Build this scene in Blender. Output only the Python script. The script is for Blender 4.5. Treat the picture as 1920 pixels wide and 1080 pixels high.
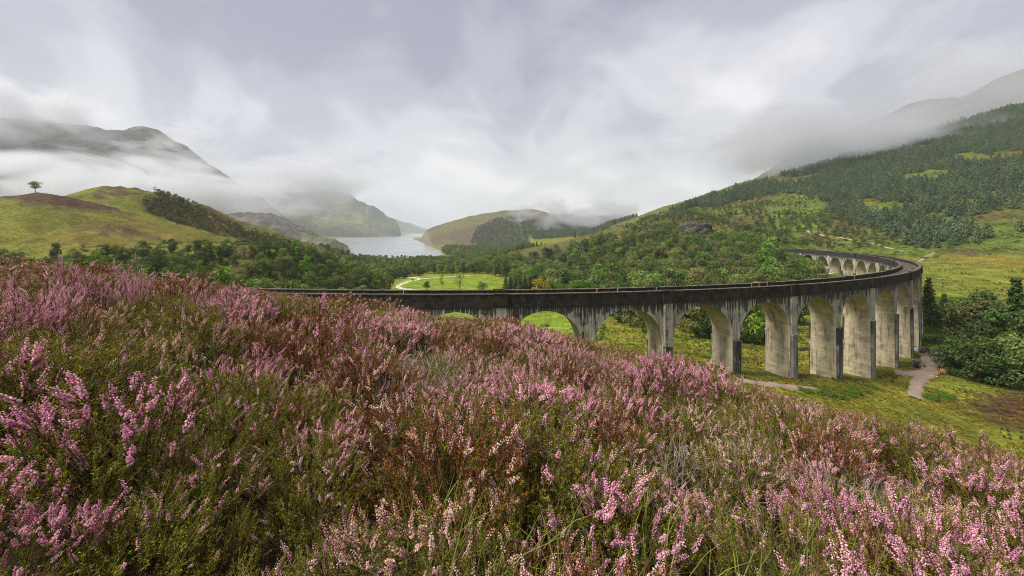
import bpy, math, random
import numpy as np
from math import radians, sin, cos, pi

rng = np.random.default_rng(7)
random.seed(7)
scene = bpy.context.scene
for o in list(bpy.data.objects):
    bpy.data.objects.remove(o, do_unlink=True)

# ------------------------------------------------------------------ camera
# a level 14 mm wide-angle view from a heather slope; the eye is the world origin
F, HY = 772.4, 432.6            # focal length and horizon row, in pixels of the 1920 px frame
cam_data = bpy.data.cameras.new('camera')
cam_data.sensor_fit = 'HORIZONTAL'
cam_data.sensor_width = 36.0
cam_data.lens = 36.0 * F / 1920.0
cam_data.shift_y = -(540.0 - HY) / 1920.0
cam_data.clip_start = 0.05
cam_data.clip_end = 60000.0
cam = bpy.data.objects.new('camera', cam_data)
scene.collection.objects.link(cam)
cam.location = (0, 0, 0)
cam.rotation_euler = (radians(90), 0, 0)
scene.camera = cam

# ------------------------------------------------------------------ sky and sun
EXPO = 2.2
SUN_EL, SUN_AZ = radians(52), radians(-105)     # azimuth measured from +Y (view direction) towards +X
scene.view_settings.view_transform = 'Standard'
scene.view_settings.look = 'None'
scene.view_settings.gamma = 1.0
scene.view_settings.exposure = EXPO
scene.view_settings.use_curve_mapping = False

world = bpy.data.worlds.new('World')
scene.world = world
world.use_nodes = True
wn, wl = world.node_tree.nodes, world.node_tree.links
wn.clear()

def N(nodes, kind, **kw):
    n = nodes.new(kind)
    for k, v in kw.items():
        if k.startswith('i_'):
            n.inputs[k[2:].replace('_', ' ')].default_value = v
        else:
            setattr(n, k, v)
    return n

w_out = N(wn, 'ShaderNodeOutputWorld')
w_bg = N(wn, 'ShaderNodeBackground')
w_bg.inputs['Strength'].default_value = 0.0505
w_sky = N(wn, 'ShaderNodeTexSky')
w_sky.sky_type = 'NISHITA'
w_sky.sun_disc = False
w_sky.sun_elevation = SUN_EL
w_sky.sun_rotation = SUN_AZ
w_sky.dust_density = 3.0
w_tc = N(wn, 'ShaderNodeTexCoord')
w_sep = N(wn, 'ShaderNodeSeparateXYZ')
wl.new(w_tc.outputs['Generated'], w_sep.inputs[0])

def wmath(op, a, b=None, clamp=False):
    n = N(wn, 'ShaderNodeMath', operation=op, use_clamp=clamp)
    for i, v in enumerate((a, b)):
        if v is None:
            continue
        if isinstance(v, (int, float)):
            n.inputs[i].default_value = v
        else:
            wl.new(v, n.inputs[i])
    return n.outputs[0]

zz = wmath('ADD', wmath('MAXIMUM', w_sep.outputs['Z'], 0.0), 0.5)
cx_ = wmath('DIVIDE', w_sep.outputs['X'], zz)
cy_ = wmath('DIVIDE', w_sep.outputs['Y'], zz)
w_comb = N(wn, 'ShaderNodeCombineXYZ')
wl.new(cx_, w_comb.inputs[0]); wl.new(cy_, w_comb.inputs[1])
w_comb.inputs[2].default_value = 3.7

def wnoise(vec, scale, detail, rough, dist):
    n = N(wn, 'ShaderNodeTexNoise')
    n.inputs['Scale'].default_value = scale
    n.inputs['Detail'].default_value = detail
    n.inputs['Roughness'].default_value = rough
    n.inputs['Distortion'].default_value = dist
    wl.new(vec, n.inputs['Vector'])
    return n.outputs[0]

w_off = N(wn, 'ShaderNodeVectorMath', operation='ADD')
w_off.inputs[1].default_value = (SKYOFF if 'SKYOFF' in globals() else (4.2, 1.3, 0.0))
wl.new(w_comb.outputs[0], w_off.inputs[0])
n_big = wnoise(w_off.outputs[0], 1.05, 5.0, 0.5, 0.9)
n_mid = wnoise(w_off.outputs[0], 3.0, 7.0, 0.55, 0.5)
cl = wmath('ADD', wmath('ADD', wmath('MULTIPLY', n_big, 1.3), wmath('MULTIPLY', n_mid, 0.75)), -0.60)
# an overcast deck is brightest where it thins over the open loch ahead, greyer away from it
az = wmath('ARCTAN2', w_sep.outputs['X'], w_sep.outputs['Y'])
azc = wmath('ABSOLUTE', wmath('ADD', az, 0.10))
thin = wmath('SUBTRACT', 0.16, wmath('MULTIPLY', wmath('MINIMUM', azc, 1.6), 0.2))
low = wmath('MULTIPLY', wmath('SUBTRACT', 0.25, wmath('MINIMUM', w_sep.outputs['Z'], 0.75)), 0.7)
cl2 = wmath('ADD', wmath('ADD', cl, thin), low)
w_ramp = N(wn, 'ShaderNodeValToRGB')
cr = w_ramp.color_ramp
cr.interpolation = 'EASE'
cr.elements[0].position = 0.30; cr.elements[0].color = (1.42, 1.48, 1.95, 1)
cr.elements[1].position = 0.78; cr.elements[1].color = (4.1, 4.05, 4.15, 1)
e = cr.elements.new(0.45); e.color = (2.0, 2.05, 2.45, 1)
e = cr.elements.new(0.60); e.color = (2.95, 2.95, 3.25, 1)
wl.new(cl2, w_ramp.inputs[0])
w_mix = N(wn, 'ShaderNodeMixRGB')
w_mix.inputs[0].default_value = 0.95          # overcast: almost nothing of the clear sky shows
wl.new(w_sky.outputs[0], w_mix.inputs[1])
wl.new(w_ramp.outputs[0], w_mix.inputs[2])
wl.new(w_mix.outputs[0], w_bg.inputs['Color'])
wl.new(w_bg.outputs[0], w_out.inputs['Surface'])

sun_data = bpy.data.lights.new('sun', 'SUN')
sun_data.energy = 1.5
sun_data.angle = radians(26)
sun_data.color = (1.0, 0.94, 0.82)
sun = bpy.data.objects.new('sun', sun_data)
scene.collection.objects.link(sun)
sun.rotation_euler = (radians(90) - SUN_EL, 0, pi - SUN_AZ)

scene.render.engine = 'CYCLES'
cy = scene.cycles
cy.use_denoising = True
cy.denoiser = 'OPENIMAGEDENOISE'
cy.denoising_input_passes = 'RGB_ALBEDO_NORMAL'
cy.max_bounces = 16
cy.diffuse_bounces = 3
cy.glossy_bounces = 2
cy.transmission_bounces = 3
cy.transparent_max_bounces = 6
cy.volume_bounces = 14
cy.sample_clamp_indirect = 6.0
cy.use_adaptive_sampling = True
cy.adaptive_threshold = 0.01
cy.denoising_prefilter = 'NONE'
cy.filter_width = 1.0

# ------------------------------------------------------------------ helpers
def P(px, py, Y):
    """the point seen at pixel px, py of the 1920 px frame, Y metres ahead"""
    return np.array(((px - 960.0) / F * Y, Y, -(py - HY) / F * Y))

def mesh_obj(name, V, faces, mat=None, parent=None, smooth=False, cols=None, uv=None, midx=None, link=True):
    """faces: list of int arrays (n,3) or (n,4); cols: dict name->(nv,3); uv: per-vertex (nv,2)"""
    V = np.asarray(V, np.float32)
    me = bpy.data.meshes.new(name)
    if not isinstance(faces, (list, tuple)):
        faces = [faces]
    faces = [np.asarray(f, np.int32) for f in faces if len(f)]
    nl = sum(f.size for f in faces)
    nf = sum(len(f) for f in faces)
    me.vertices.add(len(V)); me.vertices.foreach_set('co', V.ravel())
    me.loops.add(nl); me.polygons.add(nf)
    li = np.concatenate([f.ravel() for f in faces]) if faces else np.zeros(0, np.int32)
    tot = np.concatenate([np.full(len(f), f.shape[1], np.int32) for f in faces]) if faces else np.zeros(0, np.int32)
    st = np.concatenate(([0], np.cumsum(tot)[:-1])).astype(np.int32) if nf else tot
    me.loops.foreach_set('vertex_index', li)
    me.polygons.foreach_set('loop_start', st)
    if midx is not None:
        me.polygons.foreach_set('material_index', np.asarray(midx, np.int32))
    if smooth:
        me.polygons.foreach_set('use_smooth', np.ones(nf, bool))
    if uv is not None:
        l = me.uv_layers.new(name='uv')
        l.data.foreach_set('uv', np.asarray(uv, np.float32)[li].ravel())
    if cols:
        for k, c in cols.items():
            c = np.asarray(c, np.float32)
            a = me.attributes.new(k, 'FLOAT_COLOR', 'POINT')
            c4 = np.ones((len(V), 4), np.float32); c4[:, :c.shape[1]] = c
            a.data.foreach_set('color', c4.ravel())
    me.update(calc_edges=True)
    if mat is not None:
        for m in (mat if isinstance(mat, (list, tuple)) else [mat]):
            me.materials.append(m)
    ob = bpy.data.objects.new(name, me)
    if link:
        scene.collection.objects.link(ob)
    if parent is not None:
        ob.parent = parent
    return ob

def tag(o, label=None, cat=None, group=None, kind=None):
    if label: o['label'] = label
    if cat: o['category'] = cat
    if group: o['group'] = group
    if kind: o['kind'] = kind
    return o

def empty(name, loc, rz=0.0, scale=1.0):
    o = bpy.data.objects.new(name, None)
    scene.collection.objects.link(o)
    o.location = loc
    o.rotation_euler = (0, 0, rz)
    o.scale = (scale,) * 3 if isinstance(scale, (int, float)) else scale
    o.empty_display_size = 0.2
    return o

def box(c, s, rz=0.0, taper=1.0):
    """verts, quads of a box centred at c (base centre), size s"""
    x, y, z = s[0] / 2, s[1] / 2, s[2]
    v = np.array([(-x, -y, 0), (x, -y, 0), (x, y, 0), (-x, y, 0),
                  (-x * taper, -y * taper, z), (x * taper, -y * taper, z), (x * taper, y * taper, z), (-x * taper, y * taper, z)], float)
    ca, sa = cos(rz), sin(rz)
    v = np.stack([v[:, 0] * ca - v[:, 1] * sa + c[0], v[:, 0] * sa + v[:, 1] * ca + c[1], v[:, 2] + c[2]], 1)
    f = np.array([(0, 3, 2, 1), (4, 5, 6, 7), (0, 1, 5, 4), (1, 2, 6, 5), (2, 3, 7, 6), (3, 0, 4, 7)])
    return v, f

def join(parts):
    V, T, Q, n = [], [], [], 0
    for v, f in parts:
        V.append(v)
        for g in (f if isinstance(f, list) else [f]):
            (T if g.shape[1] == 3 else Q).append(g + n)
        n += len(v)
    fs = []
    if T: fs.append(np.concatenate(T))
    if Q: fs.append(np.concatenate(Q))
    return np.concatenate(V), fs

# value noise on numpy arrays
def _hash(ix, iy, s):
    h = (ix.astype(np.int64) * 374761393 + iy.astype(np.int64) * 668265263 + s * 1442695041) & 0x7fffffff
    h = ((h ^ (h >> 13)) * 1274126177) & 0x7fffffff
    return ((h ^ (h >> 16)) & 0xffff) / 65535.0

def vnoise(x, y, s=0):
    x0, y0 = np.floor(x), np.floor(y)
    fx, fy = x - x0, y - y0
    fx = fx * fx * fx * (fx * (fx * 6 - 15) + 10); fy = fy * fy * fy * (fy * (fy * 6 - 15) + 10)
    a, b = _hash(x0, y0, s), _hash(x0 + 1, y0, s)
    c, d = _hash(x0, y0 + 1, s), _hash(x0 + 1, y0 + 1, s)
    return (a + (b - a) * fx) * (1 - fy) + (c + (d - c) * fx) * fy

def fbm(x, y, octv=4, s=0, gain=0.5, ridged=False):
    t, amp, tot = 0.0, 1.0, 0.0
    for k in range(octv):
        ca, sa = cos(k * 0.7), sin(k * 0.7)
        n = vnoise((x * ca - y * sa) * 2 ** k + 17.3 * k, (x * sa + y * ca) * 2 ** k - 9.1 * k, s + k)
        if ridged: n = 1 - np.abs(2 * n - 1)
        t = t + amp * n; tot += amp; amp *= gain
    return t / tot

def sstep(a, b, x):
    t = np.clip((x - a) / (b - a), 0, 1)
    return t * t * (3 - 2 * t)

def lerp(a, b, t):
    return a + (b - a) * t
# ------------------------------------------------------------------ materials
def new_mat(name, rough=0.9, spec=0.2):
    m = bpy.data.materials.new(name)
    m.use_nodes = True
    nt = m.node_tree
    b = nt.nodes['Principled BSDF']
    b.inputs['Roughness'].default_value = rough
    b.inputs['Specular IOR Level'].default_value = spec
    return m, nt.nodes, nt.links, b

class G:
    """tiny node-graph helper"""
    def __init__(s, nodes, links): s.n, s.l = nodes, links
    def _in(s, sock, v):
        if v is None: return
        if hasattr(v, 'links'): s.l.new(v, sock)
        else: sock.default_value = v
    def math(s, op, a, b=None, c=None, clamp=False):
        n = s.n.new('ShaderNodeMath'); n.operation = op; n.use_clamp = clamp
        for i, v in enumerate((a, b, c)): s._in(n.inputs[i], v)
        return n.outputs[0]
    def vmath(s, op, a, b=None):
        n = s.n.new('ShaderNodeVectorMath'); n.operation = op
        s._in(n.inputs[0], a); s._in(n.inputs[1], b)
        return n.outputs[0]
    def noise(s, vec, scale=1.0, detail=3.0, rough=0.5, dist=0.0, color=False):
        n = s.n.new('ShaderNodeTexNoise')
        s._in(n.inputs['Vector'], vec); n.inputs['Scale'].default_value = scale
        n.inputs['Detail'].default_value = detail; n.inputs['Roughness'].default_value = rough
        n.inputs['Distortion'].default_value = dist
        return n.outputs[1 if color else 0]
    def ramp(s, f, a, b):
        n = s.n.new('ShaderNodeMapRange'); n.interpolation_type = 'SMOOTHSTEP'
        s._in(n.inputs[0], f); s._in(n.inputs[1], a); s._in(n.inputs[2], b)
        return n.outputs[0]
    def mix(s, f, a, b, mode='MIX'):
        n = s.n.new('ShaderNodeMixRGB'); n.blend_type = mode
        s._in(n.inputs[0], f)
        for i, v in ((1, a), (2, b)):
            if isinstance(v, tuple) and len(v) == 3: v = v + (1.0,)
            s._in(n.inputs[i], v)
        return n.outputs[0]
    def attr(s, name):
        n = s.n.new('ShaderNodeAttribute'); n.attribute_name = name
        return n.outputs['Color']
    def pos(s): return s.n.new('ShaderNodeNewGeometry').outputs['Position']
    def uv(s): return s.n.new('ShaderNodeTexCoord').outputs['UV']
    def rnd(s): return s.n.new('ShaderNodeObjectInfo').outputs['Random']
    def hsv(s, col, h=0.5, sat=1.0, v=1.0):
        n = s.n.new('ShaderNodeHueSaturation')
        s._in(n.inputs['Color'], col); s._in(n.inputs['Hue'], h); s._in(n.inputs['Saturation'], sat); s._in(n.inputs['Value'], v)
        return n.outputs[0]
    def bump(s, h, strength=0.5, dist=0.1):
        n = s.n.new('ShaderNodeBump'); n.inputs['Strength'].default_value = strength
        n.inputs['Distance'].default_value = dist; s._in(n.inputs['Height'], h)
        return n.outputs[0]
    def sep(s, v):
        n = s.n.new('ShaderNodeSeparateXYZ'); s._in(n.inputs[0], v); return n.outputs
    def comb(s, x, y, z=0.0):
        n = s.n.new('ShaderNodeCombineXYZ')
        for i, v in enumerate((x, y, z)): s._in(n.inputs[i], v)
        return n.outputs[0]

def plain_mat(name, col, rough=0.8, var=0.25, scale=3.0, spec=0.25):
    m, n, l, b = new_mat(name, rough, spec)
    g = G(n, l)
    k = g.noise(g.pos(), scale, 4.0, 0.6)
    c = g.mix(g.ramp(k, 0.3, 0.7), tuple(x * (1 - var) for x in col), tuple(min(1, x * (1 + var)) for x in col))
    l.new(c, b.inputs['Base Color'])
    return m

# ground: land cover comes from a vertex colour, the shader adds tussock and grain
m_ground, n, l, b = new_mat('ground_cover', 0.95, 0.1)
g = G(n, l)
cov = g.attr('cover')
pp = g.pos()
d1 = g.noise(pp, 0.09, 5.0, 0.62, 0.4)
d2 = g.noise(pp, 1.1, 5.0, 0.65, 0.3)
d3 = g.noise(g.vmath('MULTIPLY', pp, (1.0, 1.0, 2.5)), 0.35, 4.0, 0.7, 1.0)
v1 = g.math('ADD', 0.62, g.math('MULTIPLY', g.ramp(d1, 0.3, 0.72), 0.6))
v2 = g.math('ADD', 0.5, g.math('MULTIPLY', g.ramp(d2, 0.28, 0.72), 0.9))
v3 = g.math('ADD', 0.7, g.math('MULTIPLY', g.ramp(d3, 0.3, 0.7), 0.55))
d4 = g.noise(pp, 22.0, 5.0, 0.75, 0.4)
v3 = g.math('MULTIPLY', v3, g.math('ADD', 0.55, g.math('MULTIPLY', g.ramp(d4, 0.3, 0.7), 0.9)))
hs = g.hsv(cov, g.math('ADD', 0.478, g.math('MULTIPLY', d3, 0.044)), 1.0, g.math('MULTIPLY', g.math('MULTIPLY', v1, v2), v3))
l.new(hs, b.inputs['Base Color'])
hh = g.math('ADD', g.math('ADD', g.math('MULTIPLY', d2, 0.6), g.math('MULTIPLY', d4, 0.06)), g.math('MULTIPLY', d3, 1.0))
l.new(g.bump(hh, 0.9, 0.6), b.inputs['Normal'])

# mountains: grassy slopes with rock, drawn by noise at mountain scale
m_mount, n, l, b = new_mat('mountain_slope', 0.95, 0.1)
g = G(n, l)
cov = g.attr('cover'); pp = g.pos()
d1 = g.noise(g.vmath('MULTIPLY', pp, (1.0, 1.0, 0.5)), 0.004, 6.0, 0.62, 0.8)
d2 = g.noise(pp, 0.03, 6.0, 0.65, 0.6)
c = g.mix(g.ramp(d1, 0.48, 0.66), cov, (0.105, 0.1, 0.098))
c = g.hsv(c, 0.5, 1.0, g.math('ADD', 0.5, g.math('MULTIPLY', g.ramp(d2, 0.3, 0.7), 0.95)))
l.new(c, b.inputs['Base Color'])
l.new(g.bump(g.math('ADD', d2, d1), 1.0, 14.0), b.inputs['Normal'])

# ------------------------------------------------------------------ terrain
LOCH_Z = -55.0
def shore(px, py):
    Y = -LOCH_Z * F / (py - HY)
    return ((px - 960) / F * Y, Y)
LOCH = np.array([shore(676, 489), shore(735, 487), shore(800, 484.5), shore(828, 477.5), shore(824, 470), shore(806, 462), shore(795, 454),
                 shore(779, 450), shore(772, 446.6), shore(800, 443.6), (-900, 5200), (-700, 9500), (-1700, 9500), (-1500, 5200), shore(752, 442.6),
                 shore(690, 444.6), shore(628, 447.6), shore(622, 452), shore(646, 462), shore(654, 470), shore(660, 480)])

def poly_sd(X, Y, poly):
    """signed distance to a polygon, positive outside"""
    d = np.full(X.shape, 1e18); ins = np.zeros(X.shape, bool)
    n = len(poly)
    for i in range(n):
        ax, ay = poly[i]; bx, by = poly[(i + 1) % n]
        ex, ey = bx - ax, by - ay
        t = np.clip(((X - ax) * ex + (Y - ay) * ey) / (ex * ex + ey * ey), 0, 1)
        d = np.minimum(d, (X - ax - t * ex) ** 2 + (Y - ay - t * ey) ** 2)
        cond = ((ay > Y) != (by > Y)) & (X < ex * (Y - ay) / (ey if ey else 1e-9) + ax)
        ins ^= cond
    d = np.sqrt(d)
    return np.where(ins, -d, d)

def ridge(X, Y, pts, slope, r, concave=0.0):
    W = np.array([P(*p) for p in pts])
    best = np.full(X.shape, -1e9)
    for a, b_ in zip(W[:-1], W[1:]):
        ex, ey = b_[0] - a[0], b_[1] - a[1]
        t = np.clip(((X - a[0]) * ex + (Y - a[1]) * ey) / (ex * ex + ey * ey + 1e-9), 0, 1)
        d = np.hypot(X - a[0] - t * ex, Y - a[1] - t * ey)
        z = a[2] + t * (b_[2] - a[2])
        best = np.maximum(best, z - slope * (np.sqrt(d * d + r * r) - r))
    return best

def smax(a, b, k):
    h = np.clip(0.5 + 0.5 * (a - b) / k, 0, 1)
    return b * (1 - h) + a * h + k * h * (1 - h)

R_KL = [(-400, 388, 330), (-200, 382, 320), (-60, 380, 300), (0, 377, 300), (40, 372, 300), (66, 367, 300), (105, 368, 300), (140, 378, 305)]
R_KT = [(175, 360, 372), (200, 349, 380), (238, 353, 380), (300, 361, 390)]
R_TAIL = [(400, 402, 420), (450, 427, 440), (520, 445, 470), (560, 458, 490), (620, 480, 530), (690, 500, 600)]
R_TERR = [(120, 466, 225), (250, 461, 228), (350, 458, 232), (430, 457, 236), (482, 461, 238)]
R_M1 = [(-700, 180, 2400), (-300, 200, 2400), (0, 215, 2400), (100, 222, 2400), (178, 234, 2450), (215, 238, 2480), (240, 242, 2500), (272, 242, 2500), (310, 254, 2500), (350, 271, 2500),
        (385, 297, 2500), (418, 327, 2500), (437, 358, 2480), (455, 395, 2450), (475, 432, 2420)]
R_CRAG = [(330, 420, 1300), (380, 404, 1260), (420, 399, 1250), (480, 395, 1250), (505, 400, 1240), (530, 416, 1230), (560, 438, 1200), (620, 449, 1180)]
R_M2 = [(200, 300, 4600), (380, 305, 4600), (430, 326, 4600), (480, 324, 4600), (540, 344, 4600), (600, 359, 4600), (640, 366, 4600), (680, 387, 4600), (720, 414, 4700), (760, 438, 4800), (785, 446, 4900)]
R_M3 = [(600, 385, 8200), (660, 396, 8200), (700, 403, 8300), (740, 410, 8300), (775, 425, 8300), (800, 436, 8300)]
R_M4 = [(730, 410, 9600), (765, 417, 9600), (790, 426, 9600), (815, 437, 9500), (850, 436, 9500), (900, 428, 9500)]
R_H = [(768, 447, 2150), (800, 440, 2050), (825, 431, 2000), (860, 420, 1950), (890, 405, 1900), (920, 399, 1880), (950, 393, 1850), (1000, 393, 1800), (1040, 402, 1750), (1100, 409, 1700),
       (1160, 409, 1650), (1250, 412, 1600), (1400, 400, 1600)]
R_S = [(870, 507, 650), (920, 497, 640), (960, 490, 640), (1000, 474, 640), (1050, 455, 640), (1100, 446, 640), (1180, 431, 620), (1240, 410, 600), (1300, 385, 650)]
R_E = [(1290, 402, 560), (1340, 418, 480), (1400, 436, 420), (1470, 462, 345), (1502, 473, 312)]
R_R1 = [(1190, 415, 640), (1250, 404, 680), (1300, 382, 720), (1400, 348, 780), (1500, 321, 820), (1600, 294, 850), (1700, 267, 880), (1800, 238, 900), (1920, 203, 920), (2200, 140, 950), (2600, 80, 1000)]
R_R2 = [(1560, 260, 1450), (1660, 215, 1550), (1722, 192, 1600), (1770, 183, 1600), (1800, 188, 1610), (1832, 178, 1650), (1870, 156, 1700), (1920, 130, 1700), (2200, 40, 1700), (2600, -20, 1700)]

BENCH = [(-20, 78, -24.5), (15, 79, -25.8), (32, 83, -28), (48, 87.5, -31.2), (64.5, 93, -33.8), (80, 100, -37.0), (96, 108, -41.0), (112, 117, -46)]

def height(X, Y, comp=False, detail=True):
    X = np.asarray(X, float); Y = np.asarray(Y, float)
    r = np.hypot(X, Y)
    sd = poly_sd(X, Y, LOCH)
    w = fbm(X / 60, Y / 60, 4, 3) - 0.5
    w2 = fbm(X / 14, Y / 14, 4, 11) - 0.5
    base = LOCH_Z + np.where(sd > 0, np.minimum(0.02 * sd, 13.4 + 0.002 * sd) + 0.4, np.maximum(0.1 * sd, -6))
    base = base + np.clip(sd / 60, 0, 1) * w * 2.2
    # the slope the camera stands on, rolling off beyond the brow
    Xs = np.where(X < 0, -120 * np.tanh(-X / 120), X)
    ur = np.clip(X / np.maximum(Y, 1.0), 0, 1.3)
    near = -1.0 - 0.172 * Xs - 0.218 * Y - 7.0 * sstep(15, 75, r) - 0.8 * ur * sstep(3, 14, r)
    near = near + 0.6 * np.exp(-(X - 0.3) ** 2 / 34.0 - (Y - 12.5) ** 2 / 40.0)
    near = near + w * 1.6 * sstep(15, 60, r) + (vnoise(X / 1.9, Y / 1.9, 5) - 0.5) * 0.3 * sstep(1, 4, r)
    near = np.where(r > 260, np.minimum(near, -60), near)
    flat = -42 + 0.077 * (X + 0.3 * Y - 163)
    flat = np.where(X > 60, np.minimum(flat, -5 + w * 3), -80) + w * 1.5 * sstep(30, 80, X)
    kn = w * 5 + w2 * 3.5 + (fbm(X / 30, Y / 22, 3, 41, 0.5, True) - 0.6) * 4
    ktop = np.minimum(np.minimum(ridge(X, Y, R_KT, 0.36, 14), 35 - 0.68 * (X + 333)), 43 + 0.62 * (0.71 * (X + 374) + 0.70 * (Y - 380)))
    knoll = smax(ridge(X, Y, R_KL, 0.36, 14), ktop, 5) + kn
    knoll = smax(knoll, ridge(X, Y, R_TAIL, 0.6, 16) + w * 5 + w2 * 2, 5)
    terr = ridge(X, Y, R_TERR, 0.55, 16) + w * 3 + w2 * 1.2
    rn = fbm(X / 420, Y / 420, 5, 21, 0.5, True) - 0.62
    rn2 = fbm(X / 130, Y / 130, 5, 31, 0.55, True) - 0.62
    m1 = np.minimum(ridge(X, Y, R_M1, 0.72, 50), 400 - 0.85 * (0.82 * (X + 1862) + 0.57 * (Y - 2500))) + rn * 90 * sstep(-55, 200, ridge(X, Y, R_M1, 0.72, 50)) + rn2 * 34
    crag = ridge(X, Y, R_CRAG, 0.55, 12) + rn2 * 26
    m2 = ridge(X, Y, R_M2, 0.5, 60) + rn * 90 + rn2 * 40
    m3 = ridge(X, Y, R_M3, 0.5, 60) + rn * 30
    m4 = ridge(X, Y, R_M4, 0.5, 60) + rn * 30
    hh = ridge(X, Y, R_H, 0.33, 30) + rn2 * 14
    ss = ridge(X, Y, R_S, 0.27, 25) + w * 6 + w2 * 1.5
    ee = ridge(X, Y, R_E, 0.36, 18) + w * 4 + w2 * 1.5
    r1 = np.minimum(ridge(X, Y, R_R1, 0.30, 40), 38 + 0.5 * (X - 317)) + w * 9 + rn2 * 12
    r2 = ridge(X, Y, R_R2, 0.62, 40) + rn2 * 30
    gr = base
    bench = np.full(X.shape, -1e9)
    for (ax, ay, az_), (bx, by, bz) in zip(BENCH[:-1], BENCH[1:]):
        ex, ey = bx - ax, by - ay
        t = np.clip(((X - ax) * ex + (Y - ay) * ey) / (ex * ex + ey * ey), 0, 1)
        d = np.hypot(X - ax - t * ex, Y - ay - t * ey)
        bench = np.maximum(bench, az_ + t * (bz - az_) - 0.26 * (np.sqrt(d * d + 144) - 12))
    w3 = (fbm(X / 6.5, Y / 6.5, 3, 19) - 0.5) * 1.3 * sstep(14, 45, r)
    base = base + w3 * np.clip(sd / 60, 0, 1); flat = flat + w3; bench = bench + w3
    gr = base
    gr = smax(gr, near + w3 * 0.7, 4.0); gr = smax(gr, flat, 6.0); gr = smax(gr, bench + w * 1.0, 3.0)
    # loch banks: nothing but the mountains may dip into the water
    comps = [gr, smax(knoll, terr, 4), m1, crag, m2, m3, m4, hh, smax(ss, ee, 6), r1, r2]
    h = comps[0]
    ks = [0, 6, 20, 10, 20, 30, 30, 14, 8, 10, 20]
    for c_, k_ in zip(comps[1:], ks[1:]):
        h = smax(h, c_, k_)
    h = np.where(sd < 0, np.minimum(h, np.maximum(LOCH_Z - 0.6 + 0.1 * sd, LOCH_Z - 8)), h)
    if comp:
        return h, np.argmax(np.array(comps), 0), sd
    return h

def hit(px, py, y0=2.0, y1=6000.0):
    """where the view ray through a pixel meets the ground (used to stand things on it)"""
    Ys = np.geomspace(y0, y1, 2600)
    X = (px - 960) / F * Ys; Z = -(py - HY) / F * Ys
    d = Z - height(X, Ys)
    i = np.argmax(d < 0)
    if d[i] >= 0: i = len(Ys) - 1
    a = d[i - 1] / (d[i - 1] - d[i] + 1e-9) if i else 0
    Yh = Ys[i - 1] + a * (Ys[i] - Ys[i - 1]) if i else Ys[0]
    Xh = (px - 960) / F * Yh
    return np.array((Xh, Yh, float(height(np.array([Xh]), np.array([Yh]))[0])))

# land-cover polygons in plan
FIELD = np.array([P(px, HY, Y)[:2] for px, Y in ((738, 300), (738, 350), (752, 395), (800, 440), (900, 440), (935, 400), (948, 330), (1010, 265), (1082, 215), (1090, 180), (830, 165), (760, 250))])

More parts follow.
